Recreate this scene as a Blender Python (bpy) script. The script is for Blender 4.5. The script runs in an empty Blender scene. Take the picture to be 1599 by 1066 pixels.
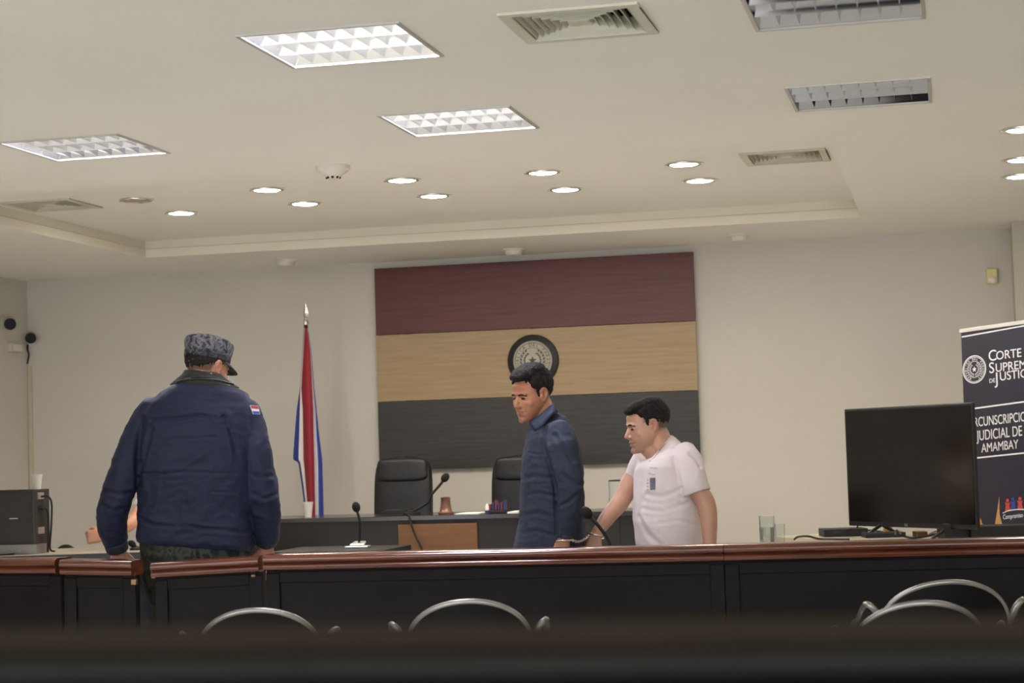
import bpy, bmesh, math, random
import numpy as np
from mathutils import Vector, Matrix

random.seed(7)
np.random.seed(7)
SC = bpy.context.scene
COL = SC.collection
V = Vector

# ------------------------------------------------------------------ camera
FPX = 2971.5                       # focal length in pixels of the 1599 x 1066 frame
YAW, PIT, ROL, HC = 0.2276, 0.05765, -0.03043, 1.27
_r = V((math.cos(YAW), math.sin(YAW), 0))
FWD = V((-math.sin(YAW) * math.cos(PIT), math.cos(YAW) * math.cos(PIT), math.sin(PIT)))
_u = _r.cross(FWD)
CR = math.cos(ROL) * _r + math.sin(ROL) * _u
CU = -math.sin(ROL) * _r + math.cos(ROL) * _u
EYE = V((0, 0, HC))
cd = bpy.data.cameras.new('camera')
cam = bpy.data.objects.new('camera', cd)
COL.objects.link(cam)
cam.matrix_world = Matrix(((CR.x, CU.x, -FWD.x, EYE.x), (CR.y, CU.y, -FWD.y, EYE.y), (CR.z, CU.z, -FWD.z, EYE.z), (0, 0, 0, 1)))
cd.sensor_width = 36
cd.lens = FPX / 1599 * 36
cd.clip_start, cd.clip_end = 0.05, 100
cd.dof.use_dof = True
cd.dof.focus_distance = 9.0
cd.dof.aperture_fstop = 4.6
SC.camera = cam

# ------------------------------------------------------------------ world and exposure
w = bpy.data.worlds.new('world')
SC.world = w
w.use_nodes = True
w.node_tree.nodes['Background'].inputs[0].default_value = (0.98, 0.985, 1.0, 1)
w.node_tree.nodes['Background'].inputs[1].default_value = 1.9
SC.view_settings.view_transform = 'Standard'
SC.view_settings.look = 'None'
SC.view_settings.exposure = 1.18
SC.view_settings.gamma = 1
SC.view_settings.use_curve_mapping = False
TUBE_E, DOWN_E = 95.0, 108.0        # strengths of the fluorescent tubes and the downlights

# ------------------------------------------------------------------ from the photograph's measurements to points in the room
def ray(px, py):
    return (FWD + CR * ((px - 799.5) / FPX) - CU * ((py - 533) / FPX))
def at(px, py, d):
    return EYE + ray(px, py) * d
def on_z(px, py, z):
    r = ray(px, py)
    return EYE + r * ((z - HC) / r.z)
def on_y(px, py, y):
    r = ray(px, py)
    return EYE + r * (y / r.y)
def on_x(px, py, x):
    r = ray(px, py)
    return EYE + r * (x / r.x)
def depth(p):
    return (V(p) - EYE).dot(FWD)

# ------------------------------------------------------------------ materials
def srgb(h):
    h = h.lstrip('#')
    c = [int(h[i:i + 2], 16) / 255 for i in (0, 2, 4)]
    return tuple(x / 12.92 if x <= 0.04045 else ((x + 0.055) / 1.055) ** 2.4 for x in c) + (1,)
def mat(name, col, rough=0.6, metal=0.0, noise=0.0, scale=8.0, bump=0.0, bscale=60.0, spec=0.4, stretch=(1, 1, 1), **kw):
    m = bpy.data.materials.new(name)
    m.use_nodes = True
    nt = m.node_tree
    b = nt.nodes['Principled BSDF']
    c = srgb(col) if isinstance(col, str) else tuple(col) + (1,) * (4 - len(col))
    b.inputs['Base Color'].default_value = c
    b.inputs['Roughness'].default_value = rough
    b.inputs['Metallic'].default_value = metal
    b.inputs['Specular IOR Level'].default_value = spec
    for k, v in kw.items():
        b.inputs[k].default_value = v
    if noise or bump:
        tc = nt.nodes.new('ShaderNodeTexCoord')
        mp = nt.nodes.new('ShaderNodeMapping')
        mp.inputs['Scale'].default_value = stretch
        nt.links.new(tc.outputs['Object'], mp.inputs[0])
    if noise:
        n = nt.nodes.new('ShaderNodeTexNoise')
        n.inputs['Scale'].default_value = scale
        n.inputs['Detail'].default_value = 5
        nt.links.new(mp.outputs[0], n.inputs['Vector'])
        r = nt.nodes.new('ShaderNodeValToRGB')
        r.color_ramp.elements[0].position = 0.3
        r.color_ramp.elements[1].position = 0.7
        r.color_ramp.elements[0].color = tuple(max(0, x * (1 - noise)) for x in c[:3]) + (1,)
        r.color_ramp.elements[1].color = tuple(min(1, x * (1 + noise)) for x in c[:3]) + (1,)
        nt.links.new(n.outputs['Fac'], r.inputs[0])
        nt.links.new(r.outputs[0], b.inputs['Base Color'])
    if bump:
        n2 = nt.nodes.new('ShaderNodeTexNoise')
        n2.inputs['Scale'].default_value = bscale
        n2.inputs['Detail'].default_value = 4
        nt.links.new(mp.outputs[0], n2.inputs['Vector'])
        bp = nt.nodes.new('ShaderNodeBump')
        bp.inputs['Strength'].default_value = bump
        bp.inputs['Distance'].default_value = 0.01
        nt.links.new(n2.outputs['Fac'], bp.inputs['Height'])
        nt.links.new(bp.outputs[0], b.inputs['Normal'])
    return m
def emit(name, col, s):
    m = bpy.data.materials.new(name)
    m.use_nodes = True
    b = m.node_tree.nodes['Principled BSDF']
    b.inputs['Base Color'].default_value = srgb(col)
    b.inputs['Emission Color'].default_value = srgb(col)
    b.inputs['Emission Strength'].default_value = s
    return m
def wood(name, c1, c2, rough=0.45, across='x', scale=3.0, spec=0.4):
    m = bpy.data.materials.new(name)
    m.use_nodes = True
    nt = m.node_tree
    b = nt.nodes['Principled BSDF']
    b.inputs['Roughness'].default_value = rough
    b.inputs['Specular IOR Level'].default_value = spec
    tc = nt.nodes.new('ShaderNodeTexCoord')
    mp = nt.nodes.new('ShaderNodeMapping')
    mp.inputs['Scale'].default_value = {'x': (1, 6, 22), 'z': (14, 6, 1)}[across]
    nt.links.new(tc.outputs['Object'], mp.inputs[0])
    n = nt.nodes.new('ShaderNodeTexNoise')
    n.inputs['Scale'].default_value = scale
    n.inputs['Detail'].default_value = 8
    n.inputs['Distortion'].default_value = 0.5
    nt.links.new(mp.outputs[0], n.inputs['Vector'])
    r = nt.nodes.new('ShaderNodeValToRGB')
    r.color_ramp.elements[0].position = 0.32
    r.color_ramp.elements[1].position = 0.68
    r.color_ramp.elements[0].color = srgb(c1)
    r.color_ramp.elements[1].color = srgb(c2)
    nt.links.new(n.outputs['Fac'], r.inputs[0])
    nt.links.new(r.outputs[0], b.inputs['Base Color'])
    return m

M = {}
M['wall'] = mat('wall_paint', '#c8c4bb', 0.85, noise=0.03, scale=1.5, bump=0.04, bscale=90, spec=0.2)
M['ceil'] = mat('ceiling_paint', '#e7e8e2', 0.9, noise=0.02, scale=1.2, spec=0.15)
M['cove'] = mat('cove_paint', '#dedaca', 0.85, noise=0.02, scale=2, spec=0.2)
M['floor'] = mat('floor_tile', '#e2dcd0', 0.35, noise=0.08, scale=5)
M['white_metal'] = mat('white_enamel', '#d9d6c8', 0.45, noise=0.03, scale=12)
M['vent_metal'] = mat('vent_enamel', '#c6c6b6', 0.5, noise=0.04, scale=10)
M['dark'] = mat('dark_void', '#1c1d1e', 0.8, noise=0.1)
M['duct'] = mat('duct_grey', '#2c2d2c', 0.7, noise=0.08)
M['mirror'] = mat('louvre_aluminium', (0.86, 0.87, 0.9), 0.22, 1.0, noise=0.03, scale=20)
M['mirror_off'] = mat('louvre_aluminium_darkened', (0.42, 0.43, 0.47), 0.1, 1.0, noise=0.03, scale=20)  # same louvre metal, darkened to imitate dark reflections in the unlit fittings
M['fitting_frame'] = mat('fitting_frame', (0.5, 0.49, 0.46), 0.4, 0.7, noise=0.04)
M['brass'] = mat('brass', (0.22, 0.15, 0.08), 0.45, 0.8, noise=0.05)
M['chrome'] = mat('chrome', (0.72, 0.71, 0.68), 0.22, 1.0, noise=0.04, scale=30)
M['tube'] = emit('tube_glow', '#f6f4ff', TUBE_E)
M['tube_off'] = mat('tube_off', '#e8e8e4', 0.3, noise=0.02)
M['lamp'] = emit('downlight_glow', '#fff4e6', DOWN_E)
M['lamp_off'] = mat('lamp_off', '#a39c8b', 0.4, noise=0.05)
M['black'] = mat('black_laminate', '#191718', 0.42, noise=0.18, scale=5, stretch=(1, 1, 5))
M['barwood'] = mat('black_stained_panel', '#141112', 0.55, noise=0.16, scale=9, stretch=(1, 1, 9), spec=0.12)
M['rail'] = wood('varnished_cedar', '#45221a', '#66351f', 0.2, 'x', 3.0, 0.7)
M['oak'] = wood('light_oak', '#5c3f23', '#6a492d', 0.45, 'x', 2.0)
M['beige_top'] = mat('beige_laminate', '#a69c8b', 0.4, noise=0.05)
M['plastic'] = mat('black_plastic', '#17181a', 0.45, noise=0.1, scale=20)
M['screen'] = mat('black_screen', '#060606', 0.12, noise=0.1, scale=2, spec=0.5)
M['leather'] = mat('black_leather', '#1b1b1d', 0.42, noise=0.15, scale=12, bump=0.25, bscale=25)
M['foam'] = mat('black_foam', '#121214', 0.9, noise=0.2, scale=60, bump=0.3, bscale=200)
M['rubber'] = mat('black_cable', '#101011', 0.55, noise=0.1)
M['paper'] = mat('white_paper', '#e4e0da', 0.8, noise=0.03)
M['silver'] = mat('satin_silver', (0.62, 0.62, 0.6), 0.35, 0.9, noise=0.05)
M['grey_metal'] = mat('dull_grey_metal', (0.33, 0.32, 0.31), 0.35, 0.8, noise=0.08)
M['cream'] = mat('cream_plastic', '#d8c98e', 0.5, noise=0.04)
M['white_plastic'] = mat('white_plastic', '#d8d5cc', 0.5, noise=0.04)
M['ink_white'] = mat('white_print', '#d9d8dc', 0.7, noise=0.02)
M['glass'] = mat('clear_glass', (0.92, 0.95, 0.93), 0.03, noise=0.01, **{'Transmission Weight': 0.92, 'IOR': 1.3})
M['cup'] = mat('translucent_cup', '#dedbd4', 0.4, noise=0.03, **{'Transmission Weight': 0.35, 'IOR': 1.2})

# ------------------------------------------------------------------ mesh helpers
class MB:
    """Collects shapes in world coordinates and links them as one mesh object."""
    def __init__(self):
        self.v, self.f = [], []
    def add(self, verts, faces):
        o = len(self.v)
        self.v += [tuple(p) for p in verts]
        self.f += [tuple(i + o for i in f) for f in faces]
        return self
    def quad(self, a, b, c, d):
        return self.add([a, b, c, d], [(0, 1, 2, 3)])
    def frame_box(self, o, ux, uy, uz):
        """box from corner o with edge vectors"""
        o, ux, uy, uz = V(o), V(ux), V(uy), V(uz)
        p = [o, o + ux, o + ux + uy, o + uy, o + uz, o + ux + uz, o + ux + uy + uz, o + uy + uz]
        return self.add(p, [(3, 2, 1, 0), (4, 5, 6, 7), (0, 1, 5, 4), (1, 2, 6, 5), (2, 3, 7, 6), (3, 0, 4, 7)])
    def box(self, x0, x1, y0, y1, z0, z1):
        return self.frame_box((x0, y0, z0), (x1 - x0, 0, 0), (0, y1 - y0, 0), (0, 0, z1 - z0))
    def tube(self, pts, rad, n=12, closed=False, cap=True):
        pts = [V(p) for p in pts]
        if not hasattr(rad, '__len__'):
            rad = [rad] * len(pts)
        rings, k = [], len(pts)
        up = None
        for i, p in enumerate(pts):
            if closed:
                t = pts[(i + 1) % k] - pts[i - 1]
            else:
                t = pts[min(i + 1, k - 1)] - pts[max(i - 1, 0)]
            t.normalize()
            if up is None:
                up = V((0, 0, 1)) if abs(t.z) < 0.9 else V((1, 0, 0))
            s = t.cross(up).normalized()
            up = s.cross(t).normalized()
            rings.append([p + (s * math.cos(a) + up * math.sin(a)) * rad[i] for a in [2 * math.pi * j / n for j in range(n)]])
        vs = [q for r in rings for q in r]
        fs = []
        for i in range(k if closed else k - 1):
            a, b = i * n, ((i + 1) % k) * n
            for j in range(n):
                fs.append((a + j, a + (j + 1) % n, b + (j + 1) % n, b + j))
        if cap and not closed:
            fs.append(tuple(range(n - 1, -1, -1)))
            fs.append(tuple((k - 1) * n + j for j in range(n)))
        return self.add(vs, fs)
    def lathe(self, c, prof, n=24, axis=(0, 0, 1)):
        """prof: (radius, height along axis); open ends with radius 0 close themselves"""
        c, ax = V(c), V(axis).normalized()
        s = ax.cross(V((0, 1, 0)) if abs(ax.y) < 0.9 else V((1, 0, 0))).normalized()
        t = ax.cross(s)
        vs, fs = [], []
        for r, h in prof:
            for j in range(n):
                a = 2 * math.pi * j / n
                vs.append(c + ax * h + (s * math.cos(a) + t * math.sin(a)) * max(r, 1e-5))
        for i in range(len(prof) - 1):
            for j in range(n):
                fs.append((i * n + j, i * n + (j + 1) % n, (i + 1) * n + (j + 1) % n, (i + 1) * n + j))
        fs.append(tuple(range(n - 1, -1, -1)))
        fs.append(tuple((len(prof) - 1) * n + j for j in range(n)))
        return self.add(vs, fs)
    def ell(self, c, r, rot=None, n=20, m=12):
        c = V(c)
        rot = rot or Matrix.Identity(3)
        vs, fs = [], []
        for i in range(m + 1):
            th = math.pi * i / m
            for j in range(n):
                ph = 2 * math.pi * j / n
                vs.append(c + rot @ V((r[0] * math.sin(th) * math.cos(ph), r[1] * math.sin(th) * math.sin(ph), -r[2] * math.cos(th))))
        for i in range(m):
            for j in range(n):
                fs.append((i * n + j, i * n + (j + 1) % n, (i + 1) * n + (j + 1) % n, (i + 1) * n + j))
        return self.add(vs, fs)
    def prism(self, pts, ext):
        """closed polygon (points in one plane) pushed along ext"""
        ext = V(ext)
        n = len(pts)
        vs = [V(p) for p in pts] + [V(p) + ext for p in pts]
        fs = [tuple(range(n - 1, -1, -1)), tuple(range(n, 2 * n))] + [(i, (i + 1) % n, n + (i + 1) % n, n + i) for i in range(n)]
        return self.add(vs, fs)
    def sweep(self, a, b, prof, out, up=(0, 0, 1)):
        """profile (out, up) swept from a to b"""
        a, b, out, up = V(a), V(b), V(out), V(up)
        n = len(prof)
        vs = [a + out * p + up * q for p, q in prof] + [b + out * p + up * q for p, q in prof]
        fs = [tuple(range(n)), tuple(range(2 * n - 1, n - 1, -1))] + [(i, n + i, n + (i + 1) % n, (i + 1) % n) for i in range(n)]
        return self.add(vs, fs)
    def build(self, name, m, parent=None, smooth=False, bevel=0.0, base=None, seg=2, autos=None):
        me = bpy.data.meshes.new(name)
        if parent is not None and base is None:
            base = parent.matrix_world.translation if parent.parent is None else world_loc(parent)
        b = V(base) if base is not None else V((0, 0, 0))
        me.from_pydata([tuple(V(p) - b) for p in self.v], [], self.f)
        bm = bmesh.new()
        bm.from_mesh(me)
        bmesh.ops.remove_doubles(bm, verts=bm.verts, dist=1e-6)
        bmesh.ops.recalc_face_normals(bm, faces=bm.faces)
        bm.to_mesh(me)
        bm.free()
        ms = m if isinstance(m, (list, tuple)) else [m]
        for k in ms:
            me.materials.append(M[k] if isinstance(k, str) else k)
        o = bpy.data.objects.new(name, me)
        COL.objects.link(o)
        if parent is not None:
            o.parent = parent
            o.location = b - world_loc(parent)
        else:
            o.location = b
        if smooth:
            for p in me.polygons:
                p.use_smooth = True
            if autos is not None:
                me.set_sharp_from_angle(angle=math.radians(autos))
        if bevel:
            k = o.modifiers.new('bevel', 'BEVEL')
            k.width = bevel
            k.segments = seg
            k.limit_method = 'ANGLE'
        return o
def world_loc(o):
    p = V(o.location)
    while o.parent is not None:
        o = o.parent
        p = p + V(o.location)
    return p
def tag(o, label=None, cat=None, group=None, kind=None):
    for k, v in (('label', label), ('category', cat), ('group', group), ('kind', kind)):
        if v:
            o[k] = v
    return o
def thing(name, loc, label, cat, group=None):
    o = bpy.data.objects.new(name, None)
    COL.objects.link(o)
    o.location = V(loc)
    o.empty_display_size = 0.1
    bpy.context.view_layer.update()
    return tag(o, label, cat, group)
def struct(name, mb, m, parent=None, **kw):
    o = mb.build(name, m, parent, **kw)
    if parent is None:
        o['kind'] = 'structure'
    return o
def baked(o):
    """evaluated copy of an object's mesh (modifiers applied)"""
    dg = bpy.context.evaluated_depsgraph_get()
    dg.update()
    return bpy.data.meshes.new_from_object(o.evaluated_get(dg), depsgraph=dg)
def text(name, s, size, m, parent, loc, ux, uz, ext=0.0012, xs=1.0, align='CENTER', tilt=0.0):
    """flat lettering as a mesh; ux, uz: directions of the line and of up"""
    cu = bpy.data.curves.new(name, 'FONT')
    cu.body = s
    cu.size = size
    cu.align_x = align
    cu.align_y = 'CENTER'
    cu.extrude = ext
    t = bpy.data.objects.new(name + '_tmp', cu)
    COL.objects.link(t)
    me = baked(t)
    bpy.data.objects.remove(t)
    bpy.data.curves.remove(cu)
    ux, uz = V(ux), V(uz)
    un = ux.cross(uz).normalized()
    pw = world_loc(parent)
    loc = V(loc)
    for v in me.vertices:
        p = loc + ux * (v.co.x * xs) + uz * (v.co.y + v.co.x * xs * tilt) + un * v.co.z
        v.co = p - pw
    me.materials.clear()
    me.materials.append(M[m] if isinstance(m, str) else m)
    me.name = name
    o = bpy.data.objects.new(name, me)
    COL.objects.link(o)
    o.parent = parent
    return o
def smooth_path(pts, n=6):
    """Catmull-Rom through the points"""
    pts = [V(p) for p in pts]
    q = [2 * pts[0] - pts[1]] + pts + [2 * pts[-1] - pts[-2]]
    out = []
    for i in range(1, len(q) - 2):
        for k in range(n):
            t = k / n
            a, b, c, d = q[i - 1], q[i], q[i + 1], q[i + 2]
            out.append(0.5 * ((2 * b) + (c - a) * t + (2 * a - 5 * b + 4 * c - d) * t * t + (3 * b - a - 3 * c + d) * t ** 3))
    out.append(pts[-1])
    return out

# ------------------------------------------------------------------ room shell
ZC, ZT, YW = 2.77, 2.895, 14.15
XL = on_y(44, 560, YW).x
XR, YF = 4.4, -1.2
TX0, TX1, TY0, TY1 = -5.74, -0.56, 9.5, 12.95
LIGHTS = [(-2.125, 6.58, True), (-2.13, 8.29, True), (-0.345, 8.33, False), (-3.965, 8.28, True), (-0.345, 6.58, False)]
V1 = [on_z(*p, ZC) for p in ((781.8, 20.3), (992.9, 3.7), (1023.3, 50.7), (825.7, 65))]
V2 = [on_z(*p, ZT) for p in ((1150.6, 239.4), (1289.9, 229.6), (1298.3, 249.3), (1167.4, 258.4))]
V3 = [on_z(*p, ZT) for p in ((-5, 314), (107, 309), (161.3, 325), (52.5, 329.8))]
def mid(q):
    return sum((V(p) for p in q), V((0, 0, 0))) / 4
VENTS = [(mid(V1), 0.245, ZC), (mid(V2), 0.24, ZT), (mid(V3), 0.24, ZT)]

def holed(mb, x0, x1, y0, y1, z, holes):
    xs = sorted({x0, x1} | {min(max(h[i], x0), x1) for h in holes for i in (0, 1)})
    ys = sorted({y0, y1} | {min(max(h[i], y0), y1) for h in holes for i in (2, 3)})
    for i in range(len(xs) - 1):
        for j in range(len(ys) - 1):
            cx, cy = (xs[i] + xs[i + 1]) / 2, (ys[j] + ys[j + 1]) / 2
            if any(h[0] < cx < h[1] and h[2] < cy < h[3] for h in holes):
                continue
            mb.quad((xs[i], ys[j], z), (xs[i], ys[j + 1], z), (xs[i + 1], ys[j + 1], z), (xs[i + 1], ys[j], z))

mb = MB().box(XL - 0.2, XR + 0.2, YF, YW + 0.2, -0.1, 0.0)
struct('floor', mb, 'floor')
mb = MB()
holes = [(TX0, TX1, TY0, TY1)] + [(x - 0.288, x + 0.288, y - 0.288, y + 0.288) for x, y, _ in LIGHTS]
c0 = VENTS[0][0]
holes.append((c0.x - 0.215, c0.x + 0.215, c0.y - 0.215, c0.y + 0.215))
holed(mb, XL, XR, YF, YW, ZC, holes)
th = []
for c, h, z in VENTS[1:]:
    th.append((c.x - 0.21, c.x + 0.21, c.y - 0.21, c.y + 0.21))
holed(mb, TX0 - 0.05, TX1 + 0.05, TY0 - 0.05, TY1 + 0.05, ZT, th)
ceil = struct('ceiling', mb, 'ceil')
# stepped cove round the recessed tray
mb = MB()
zm = ZC + 0.062
for (a, b, o) in (((TX0, TY1), (TX1, TY1), (0, 1)), ((TX1, TY1), (TX1, TY0), (1, 0)), ((TX1, TY0), (TX0, TY0), (0, -1)), ((TX0, TY0), (TX0, TY1), (-1, 0))):
    a0, b0, o3 = V((*a, 0)), V((*b, 0)), V((*o, 0))
    d = (b0 - a0).normalized() * 0.008
    mb.quad(a0 + V((0, 0, ZC)), b0 + V((0, 0, ZC)), b0 + V((0, 0, zm)), a0 + V((0, 0, zm)))
    a1, b1 = a0 + o3 * 0.008 - d, b0 + o3 * 0.008 + d
    mb.quad(a0 + V((0, 0, zm)), b0 + V((0, 0, zm)), b1 + V((0, 0, zm + 0.006)), a1 + V((0, 0, zm + 0.006)))
    mb.quad(a1 + V((0, 0, zm + 0.006)), b1 + V((0, 0, zm + 0.006)), b1 + V((0, 0, ZT + 0.001)), a1 + V((0, 0, ZT + 0.001)))
struct('trim_1', mb, 'cove')
struct('wall_back', MB().box(XL - 0.2, XR + 0.2, YW, YW + 0.2, 0, ZC + 0.2), 'wall')
struct('wall_left', MB().box(XL - 0.2, XL, YF, YW, 0, ZC + 0.2), 'wall')
struct('wall_right', MB().box(XR, XR + 0.2, YF, YW, 0, ZC + 0.2), 'wall')
# pilaster at the right end of the back wall
pc = on_z(1579.5, 344.8, ZC)
M['pillar'] = mat('pillar_paint', '#b9b4a6', 0.8, noise=0.02, scale=2)
struct('wall_pillar', MB().box(pc.x, pc.x + 0.9, pc.y, YW, 0, ZC), 'pillar')
struct('baseboard_back', MB().box(XL, pc.x, YW - 0.015, YW, 0, 0.08), 'rail')
# low wall and ledge the camera looks over, out of focus
hr = V((CR.x, CR.y, 0)).normalized()
hf = V((FWD.x, FWD.y, 0)).normalized()
M['ledge_lip'] = mat('brown_ledge_lip', '#241f19', 0.9, noise=0.1, scale=6, spec=0.02)
M['ledge_top'] = mat('grey_ledge', '#282928', 0.9, noise=0.1, scale=6, spec=0.02)
M['ledge_front'] = mat('shaded_ledge_front', '#050505', 0.9, noise=0.1, spec=0.02)  # near-black colour stands in for deep shadow on the near side
lb = EYE + hf * 1.02
lb.z = 0
led = thing('ledge', lb, 'dark out-of-focus ledge running along the bottom edge of the photo', 'ledge')
ht = hr - V((0, 0, 0.018))
LT = 1.1525
MB().frame_box(lb - ht * 0.9 + V((0, 0, LT)) + hf * 0.085, ht * 1.8, hf * 0.05, V((0, 0, 0.0155))).build('back_lip', 'ledge_lip', led, bevel=0.004)
MB().frame_box(lb - ht * 0.9 + V((0, 0, LT - 0.025)) + hf * 0.004, ht * 1.8, hf * 0.131, V((0, 0, 0.0245))).build('ledge_top', 'ledge_top', led)
MB().frame_box(lb - hr * 0.9 + hf * 0.008, hr * 1.8, hf * 0.12, V((0, 0, LT - 0.042))).build('front_panel', 'ledge_front', led)
MB().frame_box(lb - ht * 0.9 + V((0, 0, LT - 0.08)) + hf * 0.002, ht * 1.8, hf * 0.0025, V((0, 0, 0.079))).build('front_edge', 'ledge_front', led)

# ------------------------------------------------------------------ ceiling fittings
LBL = {0: 'lit square louvred ceiling light nearest the camera, left of the big air vent',
       1: 'lit square louvred ceiling light in front of the round downlights, middle of the ceiling',
       2: 'unlit louvred ceiling light in front of the small tray vent, showing dark reflections',
       3: 'lit square louvred ceiling light at the left edge of the photo',
       4: 'unlit louvred ceiling light cut off by the top edge, right of the big air vent'}
def ceiling_light(i, x, y, on):
    t = thing('ceiling_light', (x, y, ZC), LBL[i], 'ceiling light', 'square louvred ceiling lights')
    h = 0.302
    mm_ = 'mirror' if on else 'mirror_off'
    mb = MB()
    q = 0.288
    for (a, b, c, d) in ((-h, h, -h, -q), (-h, h, q, h), (-h, -q, -q, q), (q, h, -q, q)):
        mb.box(x + a, x + b, y + c, y + d, ZC - 0.006, ZC + 0.012)
    mb.build('frame', 'fitting_frame', t)
    mb = MB()
    zt = ZC + 0.12
    k = 0.2875
    mb.quad((x - k, y - k, zt), (x + k, y - k, zt), (x + k, y + k, zt), (x - k, y + k, zt))
    for (a, b) in (((-k, -k), (k, -k)), ((k, -k), (k, k)), ((k, k), (-k, k)), ((-k, k), (-k, -k))):
        mb.quad((x + a[0], y + a[1], ZC + 0.002), (x + b[0], y + b[1], ZC + 0.002), (x + b[0], y + b[1], zt), (x + a[0], y + a[1], zt))
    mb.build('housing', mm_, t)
    # parabolic louvre: two long blades, seven cross blades, all of triangular section
    pitch = 2 * k / 3
    for j in range(4):
        yy = y - k + j * pitch
        mb = MB()
        prof = [(0.0, 0.0)] + [(s * (0.004 + 0.026 * u * u), 0.062 * u) for s, us in ((1, (0.25, 0.5, 0.75, 1)), (-1, (1, 0.75, 0.5, 0.25))) for u in us]
        if j == 0:
            prof = [(0, 0), (0.007, 0.015), (0.018, 0.04), (0.03, 0.062), (0, 0.062)]
        if j == 3:
            prof = [(0, 0), (0, 0.062), (-0.03, 0.062), (-0.018, 0.04), (-0.007, 0.015)]
        mb.sweep((x - k, yy, ZC + 0.003), (x + k, yy, ZC + 0.003), prof, (0, 1, 0))
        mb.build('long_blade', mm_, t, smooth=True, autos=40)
    cx = 2 * k / 8
    for j in range(1, 8):
        xx = x - k + j * cx
        mb = MB()
        prof = [(0, 0.004), (0.0022, 0.012), (0.011, 0.055), (-0.011, 0.055), (-0.0022, 0.012)]
        mb.sweep((xx, y - k, ZC + 0.003), (xx, y + k, ZC + 0.003), prof, (1, 0, 0))
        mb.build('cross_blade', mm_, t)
    for j in range(3):
        yy = y - k + (j + 0.5) * pitch
        mb = MB().tube([(x - 0.27, yy, ZC + 0.088), (x + 0.27, yy, ZC + 0.088)], 0.014, 12)
        mb.build('lamp_tube', 'tube' if on else 'tube_off', t, smooth=True, autos=40)
for i, (x, y, on) in enumerate(LIGHTS):
    ceiling_light(i, x, y, on)

VL = ['large square air vent in the ceiling above the flag-coloured wall panel',
      'small square air vent in the right corner of the recessed ceiling tray',
      'small square air vent at the left end of the recessed ceiling tray']
for i, (c, h, z) in enumerate(VENTS):
    t = thing('air_vent', (c.x, c.y, z), VL[i], 'air vent', 'square ceiling air vents')
    q = h - 0.042
    mb = MB()
    for (a, b, e, d) in ((-h, h, -h, -q), (-h, h, q, h), (-h, -q, -q, q), (q, h, -q, q)):
        mb.box(c.x + a, c.x + b, c.y + e, c.y + d, z - 0.009, z + 0.004)
    mb.build('frame', 'vent_metal', t, bevel=0.003)
    mb = MB()
    k = q + 0.003
    zt = z + 0.16
    mb.quad((c.x - k, c.y - k, zt), (c.x + k, c.y - k, zt), (c.x + k, c.y + k, zt), (c.x - k, c.y + k, zt))
    for (a, b) in (((-k, -k), (k, -k)), ((k, -k), (k, k)), ((k, k), (-k, k)), ((-k, k), (-k, -k))):
        mb.quad((c.x + a[0], c.y + a[1], z), (c.x + b[0], c.y + b[1], z), (c.x + b[0], c.y + b[1], zt), (c.x + a[0], c.y + a[1], zt))
    mb.build('duct_box', 'duct', t)
    step = q / 7.4
    for j in range(6):
        ho = q - j * step - 0.004
        hi = ho - step * 0.8
        mb = MB()
        for s in range(4):
            R4 = Matrix.Rotation(s * math.pi / 2, 3, 'Z')
            cc = V((c.x, c.y, z))
            lo, up = -0.002, 0.048
            P = [V((-ho, -ho, lo)), V((ho, -ho, lo)), V((hi, -hi, up)), V((-hi, -hi, up))]
            P2 = [p + V((0, 0.002, -0.0015)) for p in P]
            mb.add([cc + R4 @ p for p in P + P2], [(0, 1, 2, 3), (7, 6, 5, 4), (0, 4, 5, 1), (2, 6, 7, 3)])
        mb.build('vane_ring', 'vent_metal', t)
    hc_ = q - 6 * step
    MB().box(c.x - hc_, c.x + hc_, c.y - hc_, c.y + hc_, z - 0.002, z + 0.004).build('centre_plate', 'vent_metal', t)

DL = [((283, 333), 1, 'T', 'round lit downlight nearest the unlit one, leftmost of the lit row'),
      ((417, 297), 1, 'T', 'round lit downlight just left of and below the smoke detector, front one of its pair'),
      ((476, 318.5), 1, 'T', 'round lit downlight below the smoke detector, rear one of its pair'),
      ((628, 282), 1, 'T', 'round lit downlight right of the smoke detector, front one of its pair'),
      ((677.5, 306.5), 1, 'T', 'round lit downlight above the left half of the wall panel, rear one of its pair'),
      ((848, 270), 1, 'T', 'round lit downlight above the wall emblem, front one of its pair'),
      ((883, 296.5), 1, 'T', 'round lit downlight above the wall emblem, rear one of its pair'),
      ((1068, 257), 1, 'T', 'round lit downlight beside the small tray vent, front one of its pair'),
      ((1093, 282.5), 1, 'T', 'round lit downlight beside the small tray vent, rear one of its pair'),
      ((213, 313), 0, 'T', 'round unlit downlight beside the left tray vent'),
      ((1598, 203), 1, 'C', 'round lit downlight at the right edge of the photo, topmost of three'),
      ((1597, 250), 1, 'C', 'round lit downlight at the right edge of the photo, middle of three'),
      ((1594, 276), 1, 'C', 'round lit downlight at the right edge of the photo, lowest of three')]
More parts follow.
